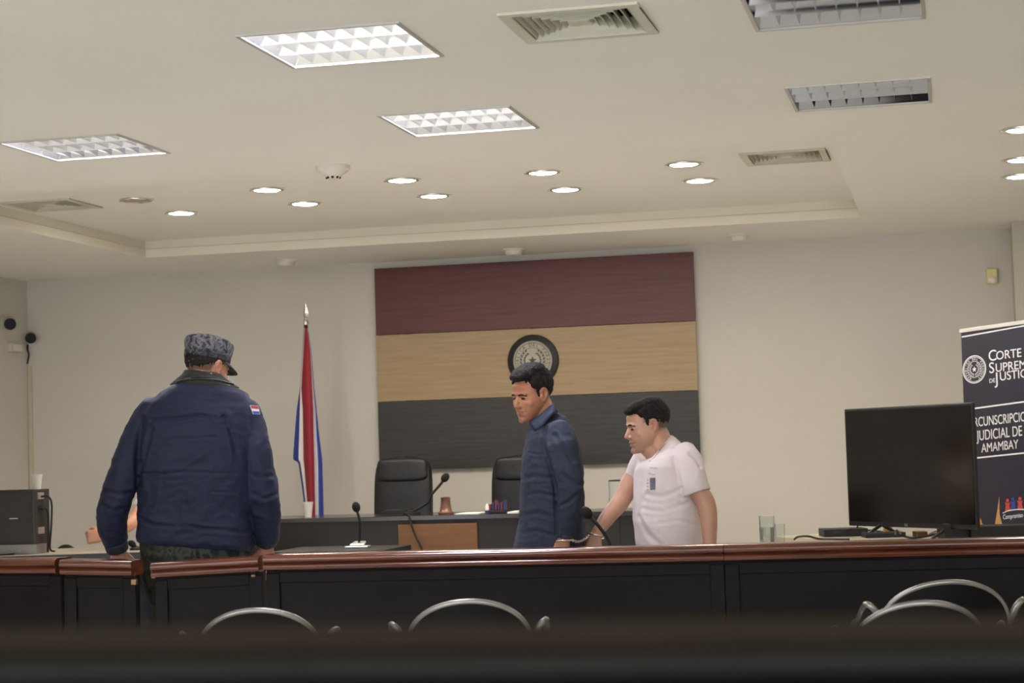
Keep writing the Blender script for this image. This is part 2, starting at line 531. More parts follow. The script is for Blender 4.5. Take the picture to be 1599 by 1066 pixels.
for (px, py), on, where, lab in DL:
    z = ZT if where == 'T' else ZC
    c = on_z(px, py, z - 0.008)
    c.z = z
    t = thing('downlight', c, lab, 'downlight', 'round recessed downlights')
    R0 = 0.1
    MB().lathe(c, [(0.078, 0.004), (0.079, -0.008), (0.09, -0.014), (R0, -0.009), (R0 + 0.002, 0.0), (R0, 0.004)], 32, (0, 0, 1)).build('trim_ring', 'chrome', t, smooth=True, autos=50)
    MB().lathe(c, [(0.0001, -0.011), (0.05, -0.0112), (0.075, -0.0095), (0.0785, -0.004), (0.0001, -0.003)], 32, (0, 0, 1)).build('diffuser', 'lamp' if on else 'lamp_off', t, smooth=True)
    for sx in (-1, 1):
        MB().ell(c + V((sx * 0.104, 0.0, -0.006)), (0.012, 0.008, 0.005)).build('clip', 'chrome', t, smooth=True)

# smoke detector and the three small ceiling sensors
c = on_z(520, 259, ZC)
t = thing('smoke_detector', c, 'cream cone-shaped smoke detector on the ceiling among the downlights', 'smoke detector')
MB().lathe(c, [(0.088, 0.0), (0.088, -0.022), (0.082, -0.028), (0.0001, -0.028)], 32).build('base', 'white_plastic', t, smooth=True, autos=40)
MB().lathe(c, [(0.078, -0.026), (0.066, -0.036), (0.045, -0.05), (0.034, -0.058), (0.03, -0.068), (0.0001, -0.07)], 32).build('sensor_cone', 'white_plastic', t, smooth=True, autos=40)
mb = MB()
for k in range(8):
    a = k * math.pi / 4 + 0.2
    p = c + V((0.0325 * math.cos(a), 0.0325 * math.sin(a), -0.062))
    mb.box(p.x - 0.006, p.x + 0.006, p.y - 0.004, p.y + 0.004, p.z - 0.005, p.z + 0.005)
mb.build('slot', 'dark', t)
for (px, py), lab in (((447, 406), 'small round white sensor on the ceiling edge above the flag'),
                      ((802, 389), 'small round white sensor on the ceiling edge above the red wall board'),
                      ((1153, 367), 'small round white sensor on the ceiling edge right of the wall panel')):
    c = on_z(px, py, ZC)
    t = thing('ceiling_sensor', c, lab, 'sensor', 'small round ceiling sensors')
    MB().lathe(c, [(0.085, 0), (0.085, -0.008), (0.078, -0.012), (0.0001, -0.012)], 28).build('base', 'white_plastic', t, smooth=True, autos=40)
    MB().lathe(c, [(0.064, -0.01), (0.064, -0.035), (0.056, -0.046), (0.0001, -0.048)], 28).build('cover', 'white_plastic', t, smooth=True, autos=40)

# ------------------------------------------------------------------ courtroom bar: fixed sections and two swing gates
HZ = 0.89
CAP = [(-0.06, -0.063), (-0.06, -0.004), (-0.05, 0), (0.045, 0), (0.056, -0.004), (0.0625, -0.011), (0.0645, -0.019), (0.062, -0.027), (0.053, -0.033),
       (0.048, -0.036), (0.055, -0.039), (0.0595, -0.045), (0.0595, -0.052), (0.055, -0.059), (0.045, -0.063)]
def bar_section(name, a, b, label, cat, group, inset=True):
    """a, b: ends of the front top edge line (z = HZ)"""
    za, zb_ = a[2] - HZ, b[2] - HZ
    a, b = V((a[0], a[1], za)), V((b[0], b[1], zb_))
    d = (b - a).normalized()
    out = V((d.y, -d.x, 0)).normalized()
    L = (b - a).length
    a2, b2 = a - out * 0.045, b - out * 0.045          # cap axis, so that the top front arris lies on the line
    t = thing(name, V((a2.x, a2.y, 0)), label, cat, group)
    MB().sweep(a2 + V((0, 0, HZ)), b2 + V((0, 0, HZ)), CAP, out).build('cap_rail', 'rail', t, smooth=True, autos=35)
    z0 = 0.0 if name == 'bar_partition' else 0.08
    MB().frame_box(a2 - out * 0.02 + V((0, 0, z0)), d * L, out * 0.03, V((0, 0, HZ - 0.062 - z0))).build('panel', 'barwood', t)
    mb = MB()
    e = 0.012
    f0 = a2 + out * 0.01
    wst = 0.055
    for s0 in (0, L - wst):
        mb.frame_box(f0 + d * s0 + V((0, 0, z0 + 0.02)), d * wst, out * e, V((0, 0, HZ - 0.075 - z0 - 0.02)))
    for zz in (HZ - 0.115, z0 + 0.02):
        mb.frame_box(f0 + d * wst + V((0, 0, zz)), d * (L - 2 * wst), out * (e - 0.001), V((0, 0, 0.045)))
    mb.build('panel_frame', 'barwood', t, bevel=0.003)
    return t, a2, b2, d, out
P0 = on_z(-60, 872.6, HZ)
P1 = on_z(89, 871.2, HZ)
bar_section('bar_partition', P0, P1, 'dark bar partition with brown cap at the left edge, left of both gates', 'partition', 'fixed bar partitions')
g1, ga, gb, gd, go = bar_section('swing_gate', on_y(95, 873.5, 7.2), on_y(207, 875, 7.2), 'dark swing gate with brown cap, left leaf, beside the policeman in the gap', 'gate', 'swing gates in the bar')
MB().box(gb.x - 0.018, gb.x + 0.006, gb.y - 0.03, gb.y - 0.008, 0.775, 0.8).build('latch', 'brass', g1, bevel=0.004)
g2, ga2, gb2, gd2, go2 = bar_section('swing_gate', on_y(237, 878, 7.19), on_y(405, 868, 7.19), 'dark swing gate with brown cap, right leaf, below the policeman', 'gate', 'swing gates in the bar')
MB().box(gb2.x - 0.045, gb2.x - 0.025, gb2.y - 0.03, gb2.y - 0.008, 0.8, 0.812).build('hinge', 'brass', g2, bevel=0.004)
A0, A1 = on_z(412, 866, HZ), on_z(1130, 850, HZ)
A2 = on_z(1599, 839, HZ)
A2 = A2 + (A2 - A1).normalized() * 1.6
bar_section('bar_partition', A0, A1 - (A1 - A0).normalized() * 0.002, 'long dark bar partition with brown cap in front of the two handcuffed men', 'partition', 'fixed bar partitions')
bar_section('bar_partition', A1, A2, 'dark bar partition with brown cap at the right, in front of the television', 'partition', 'fixed bar partitions')

# ------------------------------------------------------------------ public chairs in front of the bar
def public_chair(px, py, d, wpx, label, rot=0.0, zt=0.81):
    c = at(px, py, d)
    sc = wpx * d / FPX / 0.40          # width of the arch
    y0 = V((c.x, c.y, 0))
    t = thing('public_chair', y0, label, 'chair', 'grey-rimmed chairs in front of the bar')
    Rz = Matrix.Rotation(YAW + rot, 3, 'Z')
    def W(x, y, z):                    # chair faces +y (towards the bar)
        return y0 + Rz @ V((x * sc, y, z))
    z1 = c.z
    # back shell: arch outline, curved in plan
    def plan(x):
        return 0.09 * (x / 0.2) ** 2
    arch = []
    for k in range(25):
        a = math.pi * k / 24
        x = -0.2 * math.cos(a)
        z = z1 - 0.012 - 0.15 * (1 - math.sin(a) ** 0.9)
        arch.append((x, z))
    left = [(-0.205, z1 - 0.22), (-0.2, z1 - 0.3), (-0.17, z1 - 0.36)]
    loop = [(-0.17, z1 - 0.36), (-0.2, z1 - 0.3), (-0.205, z1 - 0.22)] + arch + [(0.205, z1 - 0.22), (0.2, z1 - 0.3), (0.17, z1 - 0.36)]
    pts = [W(x, plan(x) - 0.02 * (z1 - z) / 0.36, z) for x, z in loop]
    MB().tube(pts, 0.0095, 10, closed=True).build('back_rim', 'grey_metal', t, smooth=True)
    mb = MB()
    n = len(loop)
    cz = z1 - 0.2
    rings = []
    for f in (1.0, 0.75, 0.5, 0.25):
        rings.append([(x * f, cz + (z - cz) * f) for x, z in loop])
    for side in (0.004, -0.006):
        vs = [W(x, plan(x) + side - 0.02 * (z1 - z) / 0.36, z) for r in rings for x, z in r] + [W(0, side - 0.011, cz)]
        fs = [(i * n + j, i * n + (j + 1) % n, (i + 1) * n + (j + 1) % n, (i + 1) * n + j) for i in range(3) for j in range(n)]
        fs += [(3 * n + j, 3 * n + (j + 1) % n, 4 * n) for j in range(n)]
        mb.add(vs, fs)
    mb.build('backrest', 'chair_shell', t, smooth=True)
    mb = MB()
    sv = []
    for k in range(24):
        a = 2 * math.pi * k / 24
        sv.append(W(0.22 * math.copysign(abs(math.cos(a)) ** 0.5, math.cos(a)), 0.27 + 0.22 * math.copysign(abs(math.sin(a)) ** 0.5, math.sin(a)), 0.43))
    mb.prism(sv, (0, 0, 0.03))
    mb.build('seat', 'chair_shell', t, bevel=0.01)
    for sx in (-1, 1):
        MB().tube(smooth_path([W(sx * 0.2, 0.09, z1 - 0.17), W(sx * 0.225, 0.07, z1 - 0.105), W(sx * 0.248, 0.08, z1 - 0.085), W(sx * 0.252, 0.13, z1 - 0.1), W(sx * 0.252, 0.24, z1 - 0.15), W(sx * 0.25, 0.37, z1 - 0.18), W(sx * 0.245, 0.42, 0.56)]), 0.011, 10).build('armrest', 'grey_metal', t, smooth=True)
        MB().tube([W(sx * 0.19, 0.06, z1 - 0.32), W(sx * 0.2, 0.06, 0.44), W(sx * 0.235, 0.0, 0.0)], 0.011, 10).build('leg', 'grey_metal', t, smooth=True)
        MB().tube([W(sx * 0.2, 0.42, 0.43), W(sx * 0.245, 0.42, 0.56), W(sx * 0.24, 0.46, 0.0)], 0.011, 10).build('leg', 'grey_metal', t, smooth=True)
M['chair_shell'] = mat('grey_chair_shell', '#121213', 0.6, noise=0.1, scale=20, spec=0.1)
public_chair(398, 947, 6.0, 196, 'grey-rimmed chair in front of the right swing gate, below the policeman')
public_chair(730, 933, 6.1, 196, 'grey-rimmed chair in front of the long bar, middle of the photo')
public_chair(1482, 903, 6.35, 198, 'grey-rimmed chair behind another chair, close to the right end of the bar')
public_chair(1441, 935, 5.6, 212, 'grey-rimmed chair nearest the camera in the pair at the lower right')
public_chair(1718, 940, 5.4, 214, 'grey-rimmed chair mostly cut off by the right edge of the photo')
public_chair(148, 991, 5.2, 205, 'grey-rimmed chair lowest at the left, almost hidden behind the blurred ledge')

# ------------------------------------------------------------------ flag-coloured wall panel and emblem
YP = YW - 0.055
def wp(px, py, y=YP):
    return on_y(px, py, y)
TLc, TRc = wp(584.3, 419.8), wp(1082.2, 392.5)
s1, s2, s3 = wp(587.5, 523.8).z, wp(589.8, 627.8).z, wp(1094.7, 720).z
xa, xb = TLc.x, TRc.x
ztop = (TLc.z + TRc.z) / 2
pan = thing('wall_panel', ((xa + xb) / 2, YW, s3), 'big three-board panel on the back wall, red over pale wood over dark grey', 'wall panel')
M['red_board'] = wood('red_stained_board', '#4d211d', '#5e2925', 0.4, 'x', 2.5)
M['pale_board'] = wood('pale_wood_board', '#97805e', '#a68e6c', 0.45, 'x', 2.5)
M['dark_board'] = wood('dark_grey_board', '#2a2928', '#373533', 0.45, 'x', 3.0)
for (z0, z1, m, nm) in ((s1 + 0.003, ztop, 'red_board', 'red_board'), (s2 + 0.003, s1, 'pale_board', 'pale_board'), (s3, s2, 'dark_board', 'dark_board')):
    MB().box(xa, xb, YP, YP + 0.018, z0, z1).build(nm, m, pan, bevel=0.002)
mb = MB()
for xx in (xa + 0.25, xb - 0.25, (xa + xb) / 2):
    mb.box(xx - 0.03, xx + 0.03, YP + 0.018, YW, s3 + 0.05, ztop - 0.05)
mb.build('batten', 'dark', pan)
ec = wp(833, 563, YP)
em = thing('wall_emblem', ec, 'round black emblem with pale seal on the pale board, behind the blue-shirted man', 'emblem')
ER = 0.198
ax = (0, -1, 0)
M['emblem_black'] = mat('emblem_black', '#1a1918', 0.5, noise=0.1)
M['seal'] = mat('seal_stone', '#b3ac9c', 0.55, noise=0.08, scale=20)
M['seal_ink'] = mat('seal_ink', '#4a4740', 0.6, noise=0.1)
MB().lathe(ec, [(0.0001, 0), (ER, 0.0), (ER, 0.018), (ER - 0.008, 0.024), (0.0001, 0.024)], 56, ax).build('backplate', 'emblem_black', em, smooth=True, autos=40)
MB().lathe(ec, [(0.0001, 0.024), (0.15, 0.0242), (0.15, 0.03), (0.146, 0.033), (0.142, 0.03), (0.0001, 0.03)], 56, ax).build('seal_disc', 'seal', em, smooth=True, autos=40)
def ring(c, r, wd, u, v, h=0.003, n=64):
    mb = MB()
    vs = []
    nn = V(u).cross(V(v))
    for k in range(n):
        a = 2 * math.pi * k / n
        q = V(u) * math.cos(a) + V(v) * math.sin(a)
        vs += [c + q * (r - wd / 2), c + q * (r + wd / 2), c + q * (r + wd / 2) + nn * h, c + q * (r - wd / 2) + nn * h]
    fs = []
    for k in range(n):
        a, b = 4 * k, 4 * ((k + 1) % n)
        for i in range(4):
            fs.append((a + i, b + i, b + (i + 1) % 4, a + (i + 1) % 4))
    return mb.add(vs, fs)
def star(c, r, u, v, h=0.004):
    nn = V(u).cross(V(v))
    pts = []
    for k in range(10):
        a = math.pi / 2 + math.pi * k / 5
        q = r if k % 2 == 0 else r * 0.42
        pts.append(c + V(u) * (q * math.cos(a)) + V(v) * (q * math.sin(a)))
    return MB().prism(pts, nn * h)
def wreath(c, r, u, v, size=0.02, n=11, h=0.003):
    mb = MB()
    u, v = V(u), V(v)
    nn = u.cross(v)
    for s in (-1, 1):
        for k in range(n):
            a = -math.pi / 2 + s * (0.25 + 2.3 * k / (n - 1))
            for io in (-1, 1):
                q = u * math.cos(a) + v * math.sin(a)
                tt = (-u * math.sin(a) + v * math.cos(a)) * s
                cc = c + q * (r + io * size * 0.42)
                dr = (tt + q * io * 0.6).normalized()
                nd = nn.cross(dr)
                mb.prism([cc - dr * size * 0.5, cc + nd * size * 0.2, cc + dr * size * 0.5, cc - nd * size * 0.2], nn * h)
    return mb
def ring_text(s, r, size, m, par, c, u, v, a0, a1):
    u, v = V(u), V(v)
    for i, ch in enumerate(s):
        if ch == ' ':
            continue
        a = a0 + (a1 - a0) * i / (len(s) - 1)
        q = u * math.cos(a) + v * math.sin(a)
        tx = u * math.sin(a) - v * math.cos(a)
        text('letter', ch, size, m, par, c + q * r, tx, q)
eu, ev = V((1, 0, 0)), V((0, 0, 1))
es = ec + V((0, -0.0302, 0))
ring(es, 0.136, 0.004, eu, ev).build('seal_ring', 'seal_ink', em)
ring(es, 0.097, 0.003, eu, ev).build('seal_ring', 'seal_ink', em)
ring_text('REPUBLICA DEL PARAGUAY', 0.117, 0.034, 'seal_ink', em, es, eu, ev, math.radians(232), math.radians(-52))
wreath(es, 0.075, eu, ev, 0.03, 9).build('wreath', 'seal_ink', em)
star(es, 0.034, eu, ev).build('star', 'seal_ink', em)

# ------------------------------------------------------------------ judges' bench, things on it and behind it
BZ = 0.87
bA, bB = on_z(395, 810, BZ), on_z(1052, 796.5, BZ)
by = (bA.y + bB.y) / 2
bench = thing('judges_bench', (bA.x, by, 0), 'long black judges bench with an oak centre panel, below the wall panel', 'bench')
MB().box(bA.x - 0.01, bB.x + 0.01, by - 0.01, by + 0.62, BZ - 0.035, BZ).build('bench_top', 'bench_top', bench, bevel=0.003) if False else None
M['bench_top'] = mat('black_bench_top', '#2a2829', 0.18, noise=0.1, scale=3, spec=0.6)
MB().box(bA.x - 0.01, bB.x + 0.01, by - 0.01, by + 0.62, BZ - 0.03, BZ).build('bench_top', 'bench_top', bench, bevel=0.003)
MB().box(bA.x, bB.x, by + 0.02, by + 0.05, 0.0, BZ - 0.03).build('front_panel', 'black', bench)
for xx in (bA.x, bB.x - 0.03):
    MB().box(xx, xx + 0.03, by + 0.05, by + 0.6, 0.0, BZ - 0.03).build('side_panel', 'black', bench)
jx = on_y(964, 820, by).x
MB().box(jx - 0.012, jx + 0.012, by + 0.014, by + 0.02, 0.0, BZ - 0.03).build('front_seam', 'plastic', bench)
ox0, ox1 = on_y(622, 830, by).x, on_y(745, 830, by).x
MB().box(ox0, ox1, by - 0.004, by + 0.02, 0.0, on_y(680, 817.5, by).z).build('oak_panel', 'oak', bench, bevel=0.003)

def gooseneck(name_pts, rad, head, label, base=None, name='microphone', hm='foam', grp='gooseneck microphones'):
    """name_pts: from the base up to the head"""
    t = thing(name, name_pts[0], label, 'microphone', grp)
    MB().tube(smooth_path(name_pts), rad, 10).build('gooseneck', 'rubber', t, smooth=True)
    if head:
        d = (V(name_pts[-1]) - V(name_pts[-2])).normalized()
        q = V((0, 0, 1)).rotation_difference(d).to_matrix()
        mb = MB().ell(V(name_pts[-1]) + d * head * 0.9, (head, head, head * 1.3), q)
        mb.build('foam_cover', hm, t, smooth=True)
    if base:
        base(t)
    return t
# microphone on the small clerk table, metal base showing over the bar
CTZ = 0.745
mbp = on_z(560, 855, CTZ)
cl = thing('clerk_table', (mbp.x, mbp.y, 0), 'low black clerk table in front of the judges bench, carrying a microphone', 'table')
tx0, tx1 = on_z(455, 856, CTZ).x, on_z(612, 856, CTZ).x
MB().box(tx0, tx1, mbp.y - 0.3, mbp.y + 0.25, CTZ - 0.03, CTZ).build('table_top', 'black', cl, bevel=0.003)
for xx in (tx0 + 0.03, tx1 - 0.07):
    for yy in (mbp.y - 0.27, mbp.y + 0.18):
        MB().box(xx, xx + 0.04, yy, yy + 0.04, 0, CTZ - 0.03).build('leg', 'black', cl)
dm = depth(mbp)
def base1(t):
    c = V(mbp)
    MB().prism([c + V(p) for p in ((-0.07, -0.05, 0), (0.07, -0.05, 0), (0.06, 0.05, 0), (-0.06, 0.05, 0))], (0, 0, 0.012)).build('base', 'silver', t, bevel=0.004)
    MB().prism([c + V(p) for p in ((-0.045, -0.03, 0.012), (0.045, -0.03, 0.012), (0.035, 0.035, 0.028), (-0.035, 0.035, 0.028))], (0, 0, 0.01)).build('base_cover', 'silver', t, bevel=0.004)
gooseneck([mbp + V((0, 0.01, 0.03)), at(561.5, 838, dm), at(562, 815, dm), at(557.5, 797, dm + 0.02)], 0.008, 0.024,
          'gooseneck microphone on a silver base, in front of the bench left of the oak panel', base1)
# microphone between the handcuffed men, on a narrow table hidden by the bar
NZ = 0.74
nb = at(957, 862, 7.85)
nb.z = NZ
nt_ = thing('counsel_table', (nb.x, nb.y, 0), 'narrow dark table close behind the long bar, hidden by it, carrying a microphone', 'table')
MB().box(nb.x - 0.45, nb.x + 0.25, nb.y - 0.17, nb.y + 0.1, NZ - 0.03, NZ).build('table_top', 'black', nt_, bevel=0.003)
for xx in (nb.x - 0.43, nb.x + 0.2):
    MB().box(xx, xx + 0.03, nb.y - 0.16, nb.y + 0.08, 0, NZ - 0.03).build('side_panel', 'black', nt_)
dn = depth(nb)
def base2(t):
    MB().lathe(nb, [(0.05, 0), (0.05, 0.012), (0.02, 0.025), (0.0001, 0.026)], 24).build('base', 'plastic', t, smooth=True, autos=40)
gooseneck([nb + V((0, 0, 0.02)), at(953, 852, dn), at(946, 836, dn), at(933, 819, dn), at(921, 806, dn)], 0.0075, 0.0225,
          'gooseneck microphone with round foam head between the two handcuffed men', base2)
# microphone on the bench
b3 = on_z(668, 800, BZ)
b3.y = by + 0.2
d3 = depth(b3)
def base3(t):
    MB().lathe(b3, [(0.06, 0), (0.06, 0.014), (0.025, 0.03), (0.0001, 0.03)], 24).build('base', 'plastic', t, smooth=True, autos=40)
gooseneck([b3 + V((0, 0, 0.02)), at(667, 785, d3), at(674, 772, d3), at(687, 757, d3), at(692, 750, d3)], 0.009, 0.026,
          'gooseneck microphone standing on the judges bench, between the two black armchairs', base3)
# cable hanging over the oak panel
ca = [on_y(636, 795, by + 0.05), on_y(637.5, 803, by - 0.006)]
ca[0].z = BZ + 0.006
ca += [on_y(641, 815, by - 0.02), on_y(648, 835, by - 0.02), on_y(657, 853, by - 0.02), on_y(668, 880, by - 0.02), on_y(676, 910, by - 0.015)]
tag(MB().tube(smooth_path(ca), 0.006, 8).build('cable', 'rubber', smooth=True, base=ca[0]), 'thin black cable hanging from the bench across the oak panel', 'cable')

def lie(mb, name, m, label, cat, group=None, **kw):
    c = V(mb.v[0])
    xs = [p[0] for p in mb.v]; ys = [p[1] for p in mb.v]; zs = [p[2] for p in mb.v]
    o = mb.build(name, m, base=((min(xs) + max(xs)) / 2, (min(ys) + max(ys)) / 2, min(zs)), **kw)
    return tag(o, label, cat, group)
def bx(px, y):
    return on_y(px, 805, y).x
lie(MB().box(bx(715, by + .1), bx(752, by + .1), by + 0.03, by + 0.3, BZ, BZ + 0.006), 'paper_stack', 'paper', 'flat white papers on the bench right of the brown tumbler', 'papers')
lie(MB().box(bx(796, by + .1), bx(812, by + .1), by + 0.03, by + 0.25, BZ, BZ + 0.01), 'paper_stack', 'paper', 'small white papers on the bench against the blue-shirted man', 'papers')
# dark low case with coloured bottle in front of the right armchair
c = V((bx(779, by + .15), by + 0.12, BZ))
t = thing('desk_organizer', c, 'small dark desk organiser with red and blue objects, in front of the right armchair', 'desk organiser')
MB().box(c.x - 0.06, c.x + 0.06, c.y - 0.04, c.y + 0.05, BZ, BZ + 0.02).build('tray', 'plastic', t, bevel=0.004)
M['pen_blue'] = mat('dark_blue_plastic', '#262d5e', 0.4, noise=0.08)
M['pen_red'] = mat('dark_red_plastic', '#6a2430', 0.4, noise=0.08)
for i in range(6):
    x = c.x - 0.045 + i * 0.019
    MB().box(x - 0.008, x + 0.008, c.y - 0.02, c.y + 0.03, BZ + 0.02, BZ + 0.06 + 0.012 * (i % 3)).build('holder_block', 'pen_blue' if i % 2 else 'pen_red', t, bevel=0.003)
c = V((bx(762, by + .1), by + 0.08, BZ))
t = thing('small_bottle', c, 'tiny white bottle with blue foot on the bench, left of the desk organiser', 'bottle')
MB().lathe(c, [(0.014, 0), (0.014, 0.022), (0.0001, 0.022)], 16).build('bottle_foot', 'pen_blue', t, smooth=True, autos=40)
MB().lathe(c, [(0.013, 0.022), (0.014, 0.045), (0.006, 0.056), (0.006, 0.066), (0.0001, 0.066)], 16).build('bottle_body', 'white_plastic', t, smooth=True, autos=40)
c = V((bx(697, by + .15), by + 0.14, BZ))
M['amber'] = mat('brown_tumbler', '#7a5546', 0.25, noise=0.1, **{'Transmission Weight': 0.3})
t = thing('tumbler', c, 'brown tumbler on the bench, right of the bench microphone', 'tumbler')
MB().lathe(c, [(0.05, 0), (0.052, 0.012), (0.04, 0.02), (0.034, 0.06), (0.03, 0.1), (0.034, 0.105), (0.0001, 0.1)], 24).build('tumbler_body', 'amber', t, smooth=True, autos=50)
MB().lathe(c, [(0.031, 0.1), (0.032, 0.112), (0.0001, 0.116)], 24).build('tumbler_lid', 'oak', t, smooth=True, autos=50)
c = V((bx(616, by + .2), by + 0.3, BZ))
t = thing('document_pile', c, 'dark folders lying on the bench in front of the left armchair', 'folders')
for i in range(3):
    MB().box(c.x - 0.09 + 0.01 * i, c.x + 0.09 - 0.006 * i, c.y - 0.12, c.y + 0.12, BZ + 0.012 * i, BZ + 0.012 * i + 0.011).build('folder', 'plastic', t, bevel=0.002)
c = V((bx(481, by + .2), by + 0.2, BZ))
def cup(c, h, r, label):
    t = thing('plastic_cup', c, label, 'cup', 'pale plastic cups')
    MB().lathe(c, [(0.0001, 0.0), (r * 0.68, 0), (r * 0.75, h * 0.3), (r, h), (r * 0.96, h), (r * 0.7, h * 0.3), (r * 0.6, 0.006), (0.0001, 0.006)], 28).build('cup_wall', 'cup', t, smooth=True, autos=50)
    MB().tube([c + V((r * math.cos(a), r * math.sin(a), h)) for a in [2 * math.pi * k / 28 for k in range(28)]], 0.002, 6, closed=True).build('rim', 'cup', t, smooth=True)
cup(c, 0.1, 0.037, 'pale plastic cup on the left part of the bench, below the flag')
c = V((bx(961, by + .2), by + 0.25, BZ))
t = thing('water_pitcher', c, 'glass water pitcher on the bench, behind the white-shirted man\'s forearm', 'pitcher')
MB().lathe(c, [(0.0001, 0), (0.045, 0), (0.05, 0.05), (0.044, 0.12), (0.048, 0.185), (0.045, 0.185), (0.041, 0.12), (0.046, 0.05), (0.0001, 0.008)], 28).build('glass_body', 'glass', t, smooth=True, autos=50)
MB().tube(smooth_path([c + V((0.046, 0, 0.17)), c + V((0.085, 0, 0.165)), c + V((0.088, 0, 0.1)), c + V((0.048, 0, 0.06))]), 0.006, 8).build('handle', 'glass', t, smooth=True)
MB().lathe(c, [(0.0001, 0.185), (0.046, 0.186), (0.046, 0.194), (0.0001, 0.197)], 24).build('lid', 'plastic', t, smooth=True, autos=40)

def armchair(pxl, pxr, pyt, y, label, tilt=0.1):
    c0 = on_y((pxl + pxr) / 2, pyt, y)
    zt = c0.z
    hw = (on_y(pxr, pyt, y).x - on_y(pxl, pyt, y).x) / 2
    c = V((c0.x, y, 0))
    t = thing('leather_armchair', c, label, 'armchair', 'black leather armchairs behind the bench')
    def slab(name, z0, z1, w0, w1, th, y0, m='leather'):
        # rounded slab facing -y
        mb = MB()
        rows = 9
        vs, fs, n = [], [], 20
        for i in range(rows):
            u = i / (rows - 1)
            z = z0 + (z1 - z0) * u
            e = 1 - 0.16 * abs(2 * u - 1) ** 6
            wv = (w0 + (w1 - w0) * u) * e
            for k in range(n):
                a = 2 * math.pi * k / n
                x = wv * math.copysign(abs(math.cos(a)) ** 0.45, math.cos(a))
                yy = th * e * math.copysign(abs(math.sin(a)) ** 0.6, math.sin(a))
                vs.append((c.x + x, c.y + y0 + yy + tilt * (z - 0.5), z))
        for i in range(rows - 1):
            for k in range(n):
                fs.append((i * n + k, i * n + (k + 1) % n, (i + 1) * n + (k + 1) % n, (i + 1) * n + k))
        fs += [tuple(range(n - 1, -1, -1)), tuple((rows - 1) * n + k for k in range(n))]
        mb.add(vs, fs)
        o = mb.build(name, m, t, smooth=True, autos=60)
        s = o.modifiers.new('soft', 'SUBSURF'); s.levels = 1; s.render_levels = 1
        return o
    slab('backrest', 0.5, zt, hw, hw * 0.97, 0.06, 0.0)
    slab('headrest', zt - 0.19, zt - 0.015, hw * 0.9, hw * 0.84, 0.05, -0.026)
    for s in (-1, 1):
        MB().box(c.x + s * hw * 0.55 - 0.004, c.x + s * hw * 0.55 + 0.004, c.y - 0.055, c.y - 0.045, 0.56, 0.62).build('seam_tab', 'plastic', t)
    mb = MB().box(c.x - hw, c.x + hw, c.y - 0.5, c.y + 0.0, 0.42, 0.52)
    mb.build('seat', 'leather', t, bevel=0.03, seg=3)
    for s in (-1, 1):
        MB().tube(smooth_path([(c.x + s * (hw + 0.02), c.y - 0.02, 0.45), (c.x + s * (hw + 0.05), c.y - 0.05, 0.66), (c.x + s * (hw + 0.05), c.y - 0.3, 0.68), (c.x + s * (hw + 0.02), c.y - 0.36, 0.46)]), 0.022, 10).build('armrest', 'plastic', t, smooth=True)
    MB().tube([(c.x, c.y - 0.25, 0.08), (c.x, c.y - 0.25, 0.43)], 0.03, 12).build('column', 'plastic', t, smooth=True)
    for k in range(5):
        a = 2 * math.pi * k / 5 + 0.3
        e = V((c.x + 0.28 * math.cos(a), c.y - 0.25 + 0.28 * math.sin(a), 0.06))
        MB().tube([(c.x, c.y - 0.25, 0.09), e], [0.025, 0.017], 8).build('base_arm', 'plastic', t, smooth=True)
        MB().lathe(e + V((0, 0, -0.032)) , [(0.0001, -0.028), (0.02, -0.022), (0.028, 0), (0.02, 0.022), (0.0001, 0.028)], 12, (math.sin(a), -math.cos(a), 0)).build('caster', 'plastic', t, smooth=True)
armchair(579, 672, 711, 13.1, 'black leather armchair behind the bench, left of the bench microphone')
armchair(763, 875, 708, 13.1, 'black leather armchair behind the bench, partly hidden by the blue-shirted man', 0.06)

# ------------------------------------------------------------------ flag on its pole
yf_ = 13.55
pt, pb = on_y(477.5, 503, yf_), on_y(480, 620, yf_)
fp = V((pt.x, yf_, 0))
t = thing('flag_stand', fp, 'Paraguayan flag hanging from a pole with a spear tip, left of the wall panel', 'flag')
MB().tube([fp + V((0, 0, 0.03)), V((fp.x, yf_, pt.z))], 0.016, 12).build('pole', 'rail', t, smooth=True)
zs = on_y(476.5, 471, yf_).z
z0 = pt.z
MB().lathe(V((fp.x, yf_, z0)), [(0.018, -0.02), (0.022, 0.0), (0.014, 0.012), (0.012, 0.03), (0.022, 0.038), (0.012, 0.046), (0.0001, 0.05)], 16).build('ferrule', 'silver', t, smooth=True, autos=50)
h = zs - z0
mb = MB()
prof = [(0.0, h), (0.017, h * 0.62), (0.024, h * 0.42), (0.012, h * 0.3), (0.006, h * 0.28)]
pts = [(x, z) for x, z in prof] + [(-x, z) for x, z in prof[:0:-1]]
vs = [V((fp.x + x, yf_, z0 + z)) for x, z in pts]
n = len(vs)
vs2 = [V((fp.x, yf_ - 0.009, z0 + h * 0.45)), V((fp.x, yf_ + 0.009, z0 + h * 0.45))]
mb.add(vs + vs2, [(i, (i + 1) % n, n) for i in range(n)] + [((i + 1) % n, i, n + 1) for i in range(n)])
mb.build('spear_tip', 'silver', t)
MB().lathe(fp, [(0.17, 0), (0.17, 0.02), (0.05, 0.06), (0.025, 0.09), (0.0001, 0.09)], 28).build('stand_base', 'rail', t, smooth=True, autos=50)
M['flag_red'] = mat('flag_red', '#8c2430', 0.75, noise=0.06, scale=6)
M['flag_white'] = mat('flag_white', '#cfcac8', 0.75, noise=0.04, scale=6)
M['flag_blue'] = mat('flag_blue', '#2c3f8e', 0.75, noise=0.06, scale=6)
